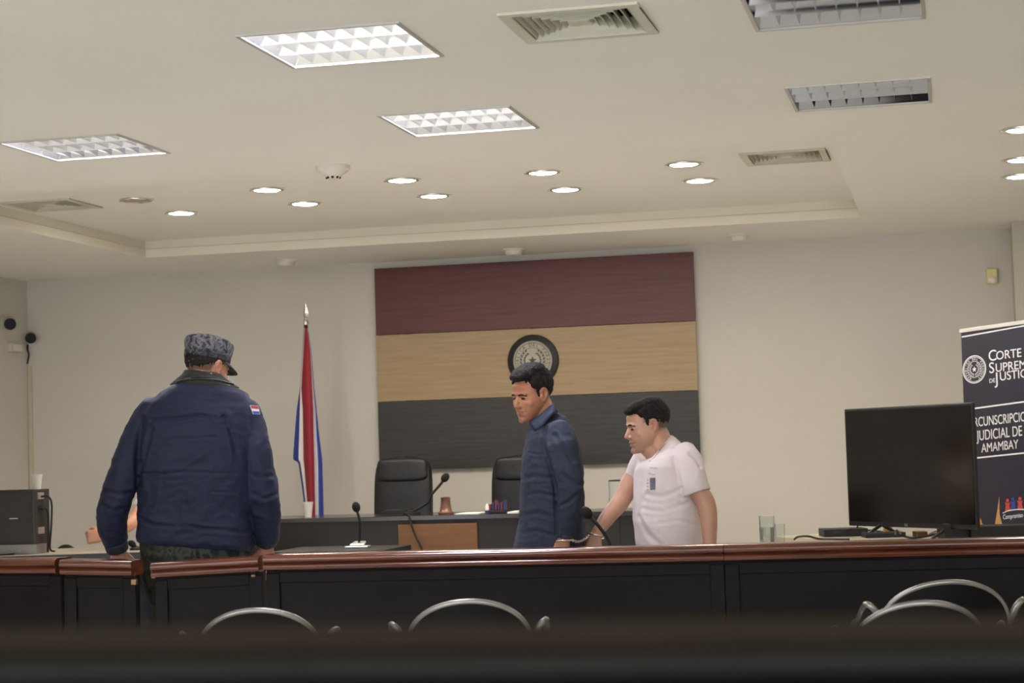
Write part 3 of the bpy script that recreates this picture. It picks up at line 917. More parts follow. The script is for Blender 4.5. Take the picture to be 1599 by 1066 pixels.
FR = [(512, [474.5, 475.5, 476, 477, 478.5, 479.5, 480, 480.8]),
      (550, [472.3, 472.8, 473.2, 476, 480.5, 485, 485.6, 486.2]),
      (606, [468.6, 469, 469.8, 474, 481, 488, 490, 490.6]),
      (638, [463.2, 468.5, 473, 476.5, 483, 489, 493, 494.4]),
      (675, [460.0, 467.5, 474, 477, 483, 489.6, 494, 498]),
      (717, [457.0, 466.5, 475, 478, 484, 490.5, 496, 503.5]),
      (722, [466.0, 468.5, 475.5, 478.2, 484, 490.6, 496.2, 503.8]),
      (765, [472, 475, 478.5, 481, 486, 491, 496.5, 505]),
      (812, [478, 480.5, 483, 485, 488, 491.8, 497, 506])]
off = [0.05, -0.03, 0.02, -0.045, -0.075, -0.03, 0.02, -0.01]
rows = []
for py, xs in FR:
    wid = min(1.0, (xs[-1] - xs[0]) / 30)
    rows.append([on_y(x, py, yf_ - 0.02 + o * wid) for x, o in zip(xs, off)])
sub = []
for i in range(len(rows) - 1):
    for k in range(4):
        u = k / 4
        sub.append([a.lerp(b, u) for a, b in zip(rows[i], rows[i + 1])])
sub.append(rows[-1])
vs = [p for r in sub for p in r]
fs = [(i * 8 + j, i * 8 + j + 1, (i + 1) * 8 + j + 1, (i + 1) * 8 + j) for i in range(len(sub) - 1) for j in range(7)]
fo = MB().add(vs, fs).build('flag_cloth', ['flag_red', 'flag_white', 'flag_blue'], t, smooth=True)
for p in fo.data.polygons:
    j = p.index % 7
    p.material_index = [2, 1, 0, 0, 0, 1, 2][j]
sm = fo.modifiers.new('thick', 'SOLIDIFY'); sm.thickness = 0.006; sm.offset = 0
ss = fo.modifiers.new('soft', 'SUBSURF'); ss.levels = 1; ss.render_levels = 2

# ------------------------------------------------------------------ television table, television and what lies on it
TZ = 0.72
ta, tb_ = on_z(1243, 838, TZ), on_z(1243, 838, TZ)
tvL, tvR = at(1318, 640, 11.2), at(1518, 626.3, 10.2)
tvt = thing('side_table', (tvL.x, tvL.y, 0), 'beige table carrying the television and tangled cables, at the right', 'table')
tvB = at(1324, 820, 11.2)
ud = V((tvR.x - tvL.x, tvR.y - tvL.y, 0))
tw = ud.length
ud.normalize()
un = V((ud.y, -ud.x, 0))                # screen normal, towards the room
zl, zh = tvB.z, (tvL.z + tvR.z) / 2
o0 = V((tvL.x, tvL.y, zl))
tv = thing('television', o0 + ud * tw / 2 + V((0, 0, TZ - zl)), 'large flat black television standing on the side table in front of the banner', 'television')
MB().frame_box(o0 - un * 0.02, ud * tw, un * 0.02, V((0, 0, zh - zl))).build('casing', 'plastic', tv, bevel=0.006)
tq = o0 - ud * 0.34 - un * 0.32
tl_ = tw + 0.36
MB().frame_box(V((tq.x, tq.y, TZ - 0.03)), ud * tl_, un * 0.66, V((0, 0, 0.03))).build('table_top', 'beige_top', tvt, bevel=0.003)
for i_, j_ in ((0.06, 0.06), (tl_ - 0.06, 0.06), (0.06, 0.6), (tl_ - 0.06, 0.6)):
    p_ = tq + ud * i_ + un * j_
    MB().tube([(p_.x, p_.y, 0), (p_.x, p_.y, TZ - 0.028)], 0.022, 10).build('leg', 'grey_metal', tvt, smooth=True)
bz = 0.016
MB().frame_box(o0 + ud * bz + V((0, 0, 0.028)) , ud * (tw - 2 * bz), un * 0.002, V((0, 0, zh - zl - 0.044))).build('screen', 'screen', tv)
text('maker_mark', 'LG', 0.022, 'silver', tv, o0 + ud * tw * 0.47 + un * 0.001 + V((0, 0, 0.014)), ud, (0, 0, 1))
for f in (0.26, 0.78):
    p = o0 + ud * tw * f - un * 0.012
    mb = MB()
    for s in (-1, 1):
        mb.tube([p + V((0, 0, 0.012)), V((p.x, p.y, TZ + 0.008)) + un * 0.12 * s], [0.011, 0.008], 8)
    mb.build('stand_foot', 'plastic', tv, smooth=True)
def table_box(px0, px1, pyb, d, dep, hgt, name, m, label, cat, z=TZ, **kw):
    a, b = at(px0, pyb, d), at(px1, pyb, d)
    u = V((b.x - a.x, b.y - a.y, 0))
    nrm = V((-u.y, u.x, 0)).normalized()
    return lie(MB().frame_box((a.x, a.y, z), u, nrm * dep, (0, 0, hgt)), name, m, label, cat, **kw)
table_box(1287, 1356, 838, 11.0, 0.2, 0.045, 'decoder_box', 'plastic', 'flat black decoder box under the left end of the television', 'decoder', bevel=0.004)
table_box(1352, 1415, 842, 10.75, 0.14, 0.028, 'recorder_box', 'plastic', 'slim black recorder box with a grey stripe on the side table', 'recorder', bevel=0.004)
table_box(1432, 1449, 842, 10.7, 0.12, 0.03, 'wooden_block', 'oak', 'small tan block on the side table, below the television centre', 'block', bevel=0.003)
table_box(1476, 1516, 842, 10.35, 0.2, 0.085, 'speaker_box', 'plastic', 'squat black box at the right corner of the television foot', 'box', bevel=0.005)
table_box(1517, 1640, 842, 10.3, 0.16, 0.07, 'equipment_case', 'black', 'low black case in front of the banner foot', 'case', bevel=0.005)
M['yellow'] = mat('yellow_plug', '#b08a35', 0.5, noise=0.05)
table_box(1382, 1394, 842, 11.15, 0.05, 0.055, 'plug_adapter', 'yellow', 'small yellow plug adapter behind the recorder box', 'adapter', bevel=0.003)
def cable(pts, r, label, m='rubber', grp=None):
    return tag(MB().tube(smooth_path(pts), r, 8).build('cable', m, smooth=True, base=pts[0]), label, 'cable', grp)
zc_ = TZ + 0.006
cable([on_z(1240, 842, zc_), on_z(1246, 838, zc_ + 0.015), on_z(1262, 837, zc_ + 0.02), on_z(1278, 841, zc_), on_z(1300, 841.5, zc_), on_z(1326, 842, zc_)], 0.006, 'black cable looping at the left end of the side table')
cable([on_z(1398, 836, zc_ + 0.05), on_z(1400, 828, zc_ + 0.06), on_z(1410, 836, zc_ + 0.04), on_z(1426, 840, zc_), on_z(1446, 837, zc_), on_z(1470, 831, zc_)], 0.006, 'black cable arching over the recorder box')
cable([on_z(1450, 834, zc_), on_z(1462, 829, zc_ + 0.02), on_z(1474, 826, zc_ + 0.03), on_z(1482, 830, zc_ + 0.02)], 0.005, 'pale grey cable left of the squat black box', 'silver')
cable([on_z(1296, 832, TZ + 0.05), on_z(1330, 827, zc_ + 0.03), on_z(1362, 828, zc_), on_z(1385, 831, zc_)], 0.005, 'black cable running from the decoder box under the television')
gb_ = on_z(1334, 836, TZ)
dg_ = depth(gb_)
gb_.z = TZ
def base4(t):
    MB().lathe(gb_, [(0.03, 0), (0.03, 0.012), (0.012, 0.03), (0.0001, 0.03)], 18).build('base', 'plastic', t, smooth=True, autos=40)
gooseneck([gb_ + V((0, 0, 0.02)), at(1338, 824, dg_), at(1345, 806, dg_), at(1356, 783, dg_), at(1364, 766, dg_)], 0.0045, 0.007,
          'thin gooseneck microphone leaning in front of the television', base4, hm='rubber')
# water jar and glass, on a low table behind the bar
jz = 0.70
jp = at(1199, 855, 10.2)
jp.z = jz
lt = thing('low_table', (jp.x, jp.y, 0), 'low dark table hidden behind the bar, carrying the water jar', 'table')
MB().box(jp.x - 0.25, jp.x + 0.16, jp.y - 0.25, jp.y + 0.17, jz - 0.03, jz).build('table_top', 'black', lt, bevel=0.003)
for sx in (-0.23, 0.12):
    for sy in (-0.23, 0.13):
        MB().box(jp.x + sx, jp.x + sx + 0.025, jp.y + sy, jp.y + sy + 0.025, 0, jz - 0.03).build('leg', 'black', lt)
djp = depth(jp)
jh = at(1199, 805.5, djp).z - jz
t = thing('glass_jar', jp, 'tall clear glass jar standing alone behind the bar, left of the side table', 'jar')
MB().lathe(jp, [(0.0001, 0), (0.04, 0), (0.042, jh * 0.5), (0.041, jh), (0.038, jh), (0.038, jh * 0.5), (0.036, 0.012), (0.0001, 0.012)], 28).build('glass_wall', 'glass', t, smooth=True, autos=50)
MB().tube([jp + V((0.0405 * math.cos(a), 0.0405 * math.sin(a), jh)) for a in [2 * math.pi * k / 28 for k in range(28)]], 0.0025, 6, closed=True).build('rim', 'glass', t, smooth=True)
M['water'] = mat('water', (0.9, 0.93, 0.92), 0.05, noise=0.01, **{'Transmission Weight': 0.9, 'IOR': 1.33})
MB().lathe(jp, [(0.0001, 0.013), (0.0355, 0.013), (0.0375, jh * 0.5), (0.0375, jh * 0.68), (0.0001, jh * 0.68)], 28).build('water', 'water', t, smooth=True, autos=40)
j2 = jp + V((0.06, 0.09, 0))
t = thing('drinking_glass', j2, 'short drinking glass beside the tall clear jar', 'glass')
hh = at(1215, 818, depth(j2)).z - jz
MB().lathe(j2, [(0.0001, 0), (0.022, 0), (0.027, hh), (0.025, hh), (0.02, 0.008), (0.0001, 0.008)], 24).build('glass_wall', 'glass', t, smooth=True, autos=50)
MB().tube([j2 + V((0.026 * math.cos(a), 0.026 * math.sin(a), hh)) for a in [2 * math.pi * k / 24 for k in range(24)]], 0.0016, 6, closed=True).build('rim', 'glass', t, smooth=True)

# ------------------------------------------------------------------ roll-up banner in the right corner
phi = math.radians(49)
BU = (hr * math.cos(phi) - hf * math.sin(phi) + V((0, 0, 0.05))).normalized()
bTL = at(1500.5, 518, 11.75)
bBLz = 0.1
BV = V((0.006, 0.0, 1)).normalized()
BN = BU.cross(BV).normalized()          # towards the room
if BN.dot(FWD) > 0:
    BN = -BN
def on_b(px, py, lift=0.0):
    r = ray(px, py)
    k = (bTL + BN * lift - EYE).dot(BN) / r.dot(BN)
    return EYE + r * k
BW = 0.74
BH = bTL.z - bBLz
bTR = bTL + BU * BW
bBL = bTL - BV * (BH / BV.z)
bn = thing('roll_up_banner', V((bBL + BU * BW / 2).to_tuple()) - V((0, 0, bBLz)), 'dark navy roll-up banner with white lettering, behind the television at the right edge', 'banner')
M['banner'] = mat('navy_banner_print', '#1c1b2c', 0.45, noise=0.12, scale=2.5, spec=0.5)
def bpt(u, v, lift=0.0):                # u along width, v down from the top
    bulge = 0.012 * math.sin(math.pi * min(1, max(0, u / BW)))
    return bTL + BU * u - BV * v + BN * (lift + 0.0 * bulge)
mb = MB()
H = (bTL - bBL).length
mb.prism([bpt(0, 0, -0.0015), bpt(BW, 0, -0.0015), bpt(BW, H, -0.0015), bpt(0, H, -0.0015)], BN * 0.0015)
mb.build('banner_sheet', 'banner', bn)
MB().frame_box(bpt(-0.008, 0.008, -0.012), BU * (BW + 0.016), BN * 0.02, BV * 0.026).build('top_bar', 'silver', bn, bevel=0.004)
p = bpt(-0.02, H, -0.09)
MB().frame_box(V((p.x, p.y, 0.0)), V((BU.x, BU.y, 0)) * (BW + 0.04), V((BN.x, BN.y, 0)) * 0.16, V((0, 0, 0.115))).build('base_cassette', 'silver', bn, bevel=0.01)
for s in (1,):
    MB().tube([bpt(BW / 2, H - 0.02, -0.03), bpt(BW / 2, 0.02, -0.015)], 0.009, 8).build('support_pole', 'silver', bn, smooth=True)
def bline(pa, pb, wd):
    a, b = on_b(*pa), on_b(*pb)
    d = (b - a)
    u0 = (a - bTL).dot(BU)
    k0, k1 = -0.0, 1.0
    a = a - d.normalized() * max(0, u0 - 0.004)
    L = BW - 0.008
    MB().frame_box(a + BN * 0.0002, d.normalized() * L, BN * 0.001, BV * wd).build('print_line', 'ink_white', bn)
bline((1502, 527), (1599, 509.5), 0.008)
bline((1521, 638.8), (1599, 628.2), 0.009)
bline((1526, 715.8), (1599, 708.2), 0.009)
def btext(s, px, py, size, align='LEFT', xs=1.0, nm='lettering', m='ink_white', pb=None):
    o = on_b(px, py, 0.0005)
    sl = (on_b(px + 20, py - 20 * (0.13 if py < 600 else 0.115), 0.0005) - o).normalized()
    return text(nm, s, size, m, bn, o, sl, BV, 0.0006, xs, align)
btext('C', 1543, 556.5, 0.094, xs=0.95)
btext('ORTE', 1555, 556, 0.074, xs=0.98)
btext('S', 1544, 575.5, 0.094, xs=0.95)
btext('UPREMA', 1554, 575, 0.074, xs=0.98)
btext('DE', 1544.5, 595, 0.036, xs=1.0)
btext('J', 1554, 591.5, 0.1, xs=0.95)
btext('USTICIA', 1560.5, 588.5, 0.074, xs=0.98)
btext('CIRCUNSCRIPCION', 1560, 655.5, 0.082, 'CENTER', 0.65)
btext('JUDICIAL DE', 1560.5, 677, 0.088, 'CENTER', 0.66)
btext('AMAMBAY', 1561, 697, 0.078, 'CENTER', 0.72)
btext('Compromiso con la gente', 1566, 807.5, 0.04, 'LEFT', 0.66)
sc_ = on_b(1521.5, 576.5, 0.0004)
ring(sc_, 0.083, 0.006, BU, BV, 0.001).build('seal_ring', 'ink_white', bn)
ring(sc_, 0.075, 0.003, BU, BV, 0.001).build('seal_ring', 'ink_white', bn)
ring(sc_, 0.05, 0.003, BU, BV, 0.001).build('seal_ring', 'ink_white', bn)
ring_text('REPUBLICA DEL PARAGUAY', 0.0625, 0.019, 'ink_white', bn, sc_, BU, BV, math.radians(240), math.radians(-60))
wreath(sc_, 0.036, BU, BV, 0.014, 8, 0.001).build('seal_wreath', 'ink_white', bn)
star(sc_, 0.018, BU, BV, 0.001).build('seal_star', 'ink_white', bn)
# white arc over the motto, small red and blue figures, gold flames at the foot
arc = [on_b(x, y, 0.0006) for x, y in ((1566, 801), (1574, 797.5), (1583, 795.8), (1592, 795.2), (1604, 795.5))]
MB().tube(smooth_path(arc), 0.003, 6).build('print_arc', 'ink_white', bn)
M['print_red'] = mat('red_print', '#b0413a', 0.6, noise=0.05)
M['print_blue'] = mat('blue_print', '#2f3a86', 0.6, noise=0.05)
M['print_gold'] = mat('gold_print', '#b0834f', 0.6, noise=0.2, scale=25)
for (px, py), m in (((1573.5, 789), 'print_red'), ((1582, 787), 'print_blue'), ((1593, 786), 'print_red')):
    c = on_b(px, py, 0.0004)
    mb = MB()
    mb.prism([c + BU * (0.011 * math.cos(a)) + BV * (0.03 + 0.011 * math.sin(a)) for a in [2 * math.pi * k / 12 for k in range(12)]], BN * 0.001)
    mb.prism([c + BU * x + BV * z for x, z in ((-0.02, -0.035), (0.02, -0.035), (0.012, 0.0), (0.02, 0.02), (0.0, 0.014), (-0.02, 0.02), (-0.012, 0.0))], BN * 0.001)
    mb.build('print_figure', m, bn)
for pts in ([(1528, 826), (1531, 808), (1534, 817), (1540, 828)], [(1552, 826), (1556, 806), (1560.5, 775), (1561, 803), (1567, 826)]):
    MB().prism([on_b(x, y, 0.0004) for x, y in pts], BN * 0.001).build('print_flame', 'print_gold', bn)

# ------------------------------------------------------------------ left corner: table, case, cameras
LZ = 0.74
la, lb2 = on_z(14, 867, LZ), on_z(168, 862.3, LZ)
ld = (lb2 - la).normalized()
ln = V((-ld.y, ld.x, 0))
ltb = thing('desk_table', la, 'long left table with beige top and black edge, behind the policeman', 'table')
l0 = la - ld * 0.15
ll = (on_z(345, 857, LZ) - l0).length
MB().frame_box(l0 + V((0, 0, -0.025)), ld * ll, ln * 0.75, V((0, 0, 0.025))).build('table_top', 'beige_top', ltb, bevel=0.002)
MB().frame_box(l0 - ln * 0.004 + V((0, 0, -0.1)), ld * ll, ln * 0.02, V((0, 0, 0.095))).build('front_edge', 'black', ltb)
for k in (0.05, ll - 0.1):
    MB().frame_box(l0 + ld * k + ln * 0.05 + V((0, 0, -LZ)), ld * 0.05, ln * 0.6, V((0, 0, LZ - 0.025))).build('side_panel', 'black', ltb)
c0 = at(53, 806, 11.45)
c0.z = 0
th_ = math.radians(14)
cu_ = hr * math.cos(th_) + hf * -math.sin(th_)
cv_ = hf * math.cos(th_) + hr * math.sin(th_)
zb, zt2 = 0.80, at(53, 764, 11.45).z
wc = 0.42
M['case'] = mat('charcoal_case', '#2b2926', 0.5, noise=0.1, scale=8)
pc_ = thing('equipment_case', V((c0.x, c0.y, LZ)) - cu_ * wc / 2, 'charcoal box-shaped case with cables in its right side, at the left edge', 'case')
dc = 0.2
MB().frame_box(c0 - cu_ * wc + V((0, 0, zb)), cu_ * wc, cv_ * dc, V((0, 0, zt2 - zb))).build('body', 'case', pc_, bevel=0.006)
MB().frame_box(c0 - cu_ * (wc - 0.02) - cv_ * 0.004 + V((0, 0, zb + 0.012)), cu_ * (wc - 0.032), cv_ * 0.006, V((0, 0, zt2 - zb - 0.03))).build('front_cover', 'case', pc_, bevel=0.002)
MB().frame_box(c0 - cu_ * (0.16) - cv_ * 0.006 + V((0, 0, (zb + zt2) / 2 - 0.01)), cu_ * 0.055, cv_ * 0.003, V((0, 0, 0.006))).build('badge', 'silver', pc_)
MB().frame_box(c0 - cu_ * wc * 0.98 + cv_ * 0.02 + V((0, 0, LZ + 0.0005)), cu_ * wc * 0.98, cv_ * (dc - 0.04), V((0, 0, zb - LZ))).build('plinth', 'grey_metal', pc_)
for zz, m in ((zt2 - 0.06, 'silver'), (zt2 - 0.14, 'plastic'), (zb + 0.06, 'silver')):
    MB().frame_box(c0 + cv_ * 0.05 - cu_ * 0.001 + V((0, 0, zz)), cu_ * 0.006, cv_ * 0.07, V((0, 0, 0.04))).build('socket', m, pc_)
def csd(v, z, o=0.0):
    return V((c0.x, c0.y, 0)) + cv_ * v + cu_ * o + V((0, 0, z))
cable([csd(0.09, zt2 - 0.045, 0.006), csd(0.1, zt2 - 0.045, 0.04), csd(0.12, zt2 - 0.09, 0.055), csd(0.12, zb + 0.1, 0.05), csd(0.12, LZ + 0.03, 0.04), csd(0.14, LZ + 0.008, 0.06)], 0.006, 'black cable dropping from the top socket of the charcoal case')
cable([csd(0.08, zt2 - 0.12, 0.006), csd(0.09, zt2 - 0.12, 0.035), csd(0.1, zt2 - 0.17, 0.042), csd(0.1, zb + 0.05, 0.04), csd(0.11, LZ + 0.009, 0.03)], 0.007, 'thick black cable dropping from the middle socket of the charcoal case')
cable([csd(-0.06, LZ + 0.007, -0.42), csd(-0.05, LZ + 0.05, -0.33), csd(-0.05, LZ + 0.06, -0.26), csd(-0.07, LZ + 0.007, -0.2), csd(-0.06, LZ + 0.007, -0.1)], 0.006, 'black cable looping on the table in front of the charcoal case')
cc = c0 + cv_ * 0.1
cc = V((cc.x, cc.y, zt2)) - cu_ * 0.03
cup(cc, 0.088, 0.034, 'pale plastic cup standing on the charcoal case at the left')
# low dark chair back beyond the table
cb = at(101, 850, 12.75)
t = thing('office_chair', (cb.x, cb.y, 0), 'dark grey rounded chair back beyond the left table, beside the charcoal case', 'chair')
hw = 21 * 12.75 / FPX
pts = []
for k in range(17):
    a = math.pi * k / 16
    pts.append(V((cb.x, cb.y, cb.z - 0.17)) + hr * (-hw * math.cos(a)) + V((0, 0, 0.17 * math.sin(a) ** 0.7)))
MB().prism(pts + [pts[-1] + V((0, 0, -0.2)) - hr * 0.03, pts[0] + V((0, 0, -0.2)) + hr * 0.03], hf * 0.05).build('backrest', 'plastic', t, bevel=0.012)
MB().tube([V((cb.x, cb.y, 0.4)) + hf * 0.05, V((cb.x, cb.y, cb.z - 0.3)) + hf * 0.03], 0.02, 8).build('back_bracket', 'plastic', t, smooth=True)
MB().frame_box(V((cb.x, cb.y, 0.38)) - hr * 0.2 + hf * 0.03, hr * 0.4, hf * 0.4, V((0, 0, 0.06))).build('seat', 'plastic', t, bevel=0.02)
MB().tube([V((cb.x, cb.y, 0.0)) + hf * 0.23, V((cb.x, cb.y, 0.39)) + hf * 0.23], [0.16, 0.03], 12).build('pedestal', 'plastic', t, smooth=True, autos=40)
mb5 = on_z(214, 858.5, LZ)
d5 = depth(mb5)
mb5.z = LZ
def base5(t):
    MB().lathe(mb5, [(0.045, 0), (0.045, 0.012), (0.02, 0.022), (0.0001, 0.024)], 20).build('base', 'plastic', t, smooth=True, autos=40)
gooseneck([mb5 + V((0, 0, 0.018)), at(214, 855, d5), at(212.5, 852.5, d5), at(210, 851, d5)], 0.007, 0.02, 'short dark table microphone on the left table, beside the policeman\'s left cuff', base5)
# surveillance cameras
M['camera_white'] = mat('camera_housing', '#c2bdb2', 0.5, noise=0.05)
def wall_camera(root, body, aim, label, L=0.1, r=0.035):
    root, body = V(root), V(body)
    d = V(aim).normalized()
    t = thing('security_camera', root, label, 'security camera', 'small surveillance cameras')
    MB().lathe(root, [(0.0001, 0), (0.04, 0), (0.04, 0.012), (0.02, 0.02), (0.0001, 0.02)], 20, (1, 0, 0) if abs(root.x - XL) < 0.02 else (0, -1, 0)).build('mount', 'camera_white', t, smooth=True, autos=40)
    MB().tube([root, (root + body) / 2 + V((0, 0, -0.01)), body - d * L * 0.3], 0.012, 10).build('arm', 'camera_white', t, smooth=True)
    MB().lathe(body - d * L * 0.6, [(0.0001, 0), (r * 0.9, 0), (r, 0.02), (r, L * 0.95), (r * 1.08, L), (0.0001, L)], 20, d).build('housing', 'camera_white', t, smooth=True, autos=40)
    MB().lathe(body + d * L * 0.4, [(0.0001, 0), (r * 1.06, 0.0), (r * 1.1, 0.014), (r * 0.7, 0.018), (0.0001, 0.014)], 20, d).build('lens_cover', 'dark', t, smooth=True, autos=40)
    return t
q1 = on_x(5, 504, XL)
wall_camera(q1, at(16, 503.5, depth(q1)) , V((0.5, -1, -0.35)), 'white surveillance camera with black lens on the left wall, nearer the photo edge', 0.1, 0.043)
q2 = on_y(43, 533, YW)
wall_camera(V((XL + 0.01, YW, q2.z)), at(48, 526, depth(q2) - 0.12), V((0.5, -1, -0.3)), 'white surveillance camera with hanging black cable in the left corner', 0.09, 0.04)
cable([V((XL + 0.012, YW - 0.02, q2.z - 0.02)), on_y(43, 545, YW - 0.04), on_y(45, 553, YW - 0.04), on_y(43.5, 562, YW - 0.03), on_y(42.5, 568, YW - 0.02)], 0.007, 'short black cable hanging below the left corner camera')
q3 = on_x(21, 543, XL)
t = thing('junction_box', q3, 'small white junction box on the left wall below the two cameras', 'junction box')
MB().box(XL, XL + 0.035, q3.y - 0.09, q3.y + 0.09, q3.z - 0.035, q3.z + 0.035).build('box_body', 'camera_white', t, bevel=0.005)
MB().box(XL + 0.035, XL + 0.04, q3.y - 0.07, q3.y + 0.07, q3.z - 0.027, q3.z + 0.027).build('box_lid', 'white_plastic', t, bevel=0.003)
ct = on_y(42, 571, YW)
M['trunk'] = mat('cable_trunking', '#bfb6a0', 0.6, noise=0.04)
tag(MB().box(XL + 0.003, XL + 0.036, YW - 0.022, YW, 0, ct.z).build('cable_trunking', 'trunk', base=(XL + 0.02, YW, 0), bevel=0.003), 'thin vertical cable trunking down the left corner, below the corner camera', 'cable trunking')
# motion sensor by the pilaster
q4 = on_y(1549, 432, YW)
t = thing('motion_sensor', q4, 'small cream motion sensor high on the back wall beside the pilaster', 'motion sensor')
mb = MB().box(q4.x - 0.04, q4.x + 0.04, YW - 0.045, YW, q4.z - 0.055, q4.z + 0.06)
mb.build('sensor_body', 'cream', t, bevel=0.012, seg=3)
MB().ell((q4.x, YW - 0.042, q4.z - 0.025), (0.03, 0.014, 0.026)).build('lens', 'white_plastic', t, smooth=True)

# ------------------------------------------------------------------ figures
from mathutils import noise as mnoise
from mathutils.bvhtree import BVHTree
CRn, CUn, FWn, EYn = (np.array(v) for v in (CR, CU, FWD, EYE))
def project(co):
    q = co - EYn
    d = q @ FWn
    return 799.5 + FPX * (q @ CRn) / d, 533 - FPX * (q @ CUn) / d
Z3 = V((0, 0, 1))

class Flesh(MB):
    """overlapping closed solids that are fused into one continuous surface"""
    def loft(self, rings, n=32, e=2.3):
        vs = []
        for r in rings:
            C, U, W = r[:3]
            ee = r[3] if len(r) > 3 else e
            for k in range(n):
                a = 2 * math.pi * k / n
                c, s = math.cos(a), math.sin(a)
                vs.append(C + U * math.copysign(abs(c) ** (2 / ee), c) + W * math.copysign(abs(s) ** (2 / ee), s))
        fs = []
        for i in range(len(rings) - 1):
            for k in range(n):
                fs.append((i * n + k, i * n + (k + 1) % n, (i + 1) * n + (k + 1) % n, (i + 1) * n + k))
        fs += [tuple(range(n - 1, -1, -1)), tuple((len(rings) - 1) * n + k for k in range(n))]
        return self.add(vs, fs)
    def limb(self, pts, radii, n=20, sub=5, ends=True):
        pts = [V(p) for p in pts]
        P = smooth_path(pts, sub) if len(pts) > 2 else pts
        R = []
        if len(pts) > 2:
            for i in range(len(radii) - 1):
                for k in range(sub):
                    t = k / sub
                    t = t * t * (3 - 2 * t)
                    R.append(radii[i] * (1 - t) + radii[i + 1] * t)
            R.append(radii[-1])
        else:
            R = list(radii)
        self.tube(P, R, n)
        if ends:
            self.ell(P[0], (R[0],) * 3, n=16, m=10)
            self.ell(P[-1], (R[-1],) * 3, n=16, m=10)
        return self
    def fuse(self, name, m, voxel, parent=None, base=None, smooth=4, post=None, factor=0.5):
        me = bpy.data.meshes.new(name + '_raw')
        me.from_pydata([tuple(p) for p in self.v], [], self.f)
        bm = bmesh.new()
        bm.from_mesh(me)
        bmesh.ops.recalc_face_normals(bm, faces=bm.faces)
        bm.to_mesh(me)
        bm.free()
        o = bpy.data.objects.new(name + '_raw', me)
        COL.objects.link(o)
        rm = o.modifiers.new('r', 'REMESH')
        rm.mode = 'VOXEL'
        rm.voxel_size = voxel
        rm.use_smooth_shade = True
        if smooth:
            sm = o.modifiers.new('s', 'SMOOTH')
            sm.factor = factor
            sm.iterations = smooth
        res = baked(o)
        bpy.data.objects.remove(o)
        nv = len(res.vertices)
        co = np.empty(nv * 3)
        res.vertices.foreach_get('co', co)
        co = co.reshape(-1, 3)
        no = np.empty(nv * 3)
        res.vertices.foreach_get('normal', no)
        no = no.reshape(-1, 3)
        col = None
        if post:
            out = post(co, no)
            if isinstance(out, tuple):
                co, col = out
            else:
                co = out
        b = V(base) if base is not None else (world_loc(parent) if parent is not None else V((0, 0, 0)))
        res.vertices.foreach_set('co', (co - np.array(b)).ravel())
        if col is not None:
            ca_ = res.color_attributes.new('tint', 'FLOAT_COLOR', 'POINT')
            ca_.data.foreach_set('color', np.concatenate([col, np.ones((nv, 1))], 1).ravel())
        res.materials.clear()
        res.materials.append(M[m])
        for p in res.polygons:
            p.use_smooth = True
        res.update()
        res.name = name
        ob = bpy.data.objects.new(name, res)
        COL.objects.link(ob)
        if parent is not None:
            ob.parent = parent
            ob.location = b - world_loc(parent)
        else:
            ob.location = b
        return ob

def tint_mat(name, rough=0.5, bump=0.0, bscale=80, spec=0.4, sub=0.0):
    m = mat(name, (0.5, 0.5, 0.5), rough, noise=0.0, bump=bump, bscale=bscale, spec=spec)
    nt = m.node_tree
    a = nt.nodes.new('ShaderNodeVertexColor')
    a.layer_name = 'tint'
    n = nt.nodes.new('ShaderNodeTexNoise')
    n.inputs['Scale'].default_value = 30
    r = nt.nodes.new('ShaderNodeMapRange')
    r.inputs['To Min'].default_value = 0.92
    r.inputs['To Max'].default_value = 1.08
    nt.links.new(n.outputs['Fac'], r.inputs['Value'])
    mx = nt.nodes.new('ShaderNodeVectorMath')
    mx.operation = 'SCALE'
    nt.links.new(a.outputs['Color'], mx.inputs[0])
    nt.links.new(r.outputs[0], mx.inputs['Scale'])
    nt.links.new(mx.outputs[0], nt.nodes['Principled BSDF'].inputs['Base Color'])
    return m
M['skin'] = tint_mat('skin', 0.48, bump=0.05, bscale=120, spec=0.45)
M['hair'] = mat('black_hair', '#1c1817', 0.75, noise=0.35, scale=70, bump=0.6, bscale=160, spec=0.2)
M['eye'] = mat('dark_eye', '#1d1512', 0.25, noise=0.1)
M['brow'] = mat('eyebrow_hair', '#281e1a', 0.7, noise=0.2, scale=80)
M['navy'] = mat('navy_jacket_cloth', '#191e32', 0.65, noise=0.12, scale=18, bump=0.12, bscale=70, spec=0.22)
M['collar_dark'] = mat('dark_olive_collar', '#23231d', 0.8, noise=0.15, scale=20, bump=0.15, bscale=80)
M['denim'] = mat('blue_shirt_cloth', '#2b313e', 0.8, noise=0.1, scale=22, bump=0.15, bscale=90, spec=0.2)
M['denim_lit'] = mat('blue_shirt_cloth_lit', '#343c4c', 0.8, noise=0.1, scale=22, bump=0.15, bscale=90, spec=0.2)  # shirt cloth made lighter: the light on the collar is in the colour
M['tee'] = mat('white_tshirt_cloth', '#d9cdcb', 0.8, noise=0.03, scale=10, bump=0.08, bscale=60, spec=0.15)
M['trouser'] = mat('dark_trousers', '#23252d', 0.8, noise=0.15, scale=15)
M['shoe'] = mat('black_shoe', '#141312', 0.4, noise=0.1)
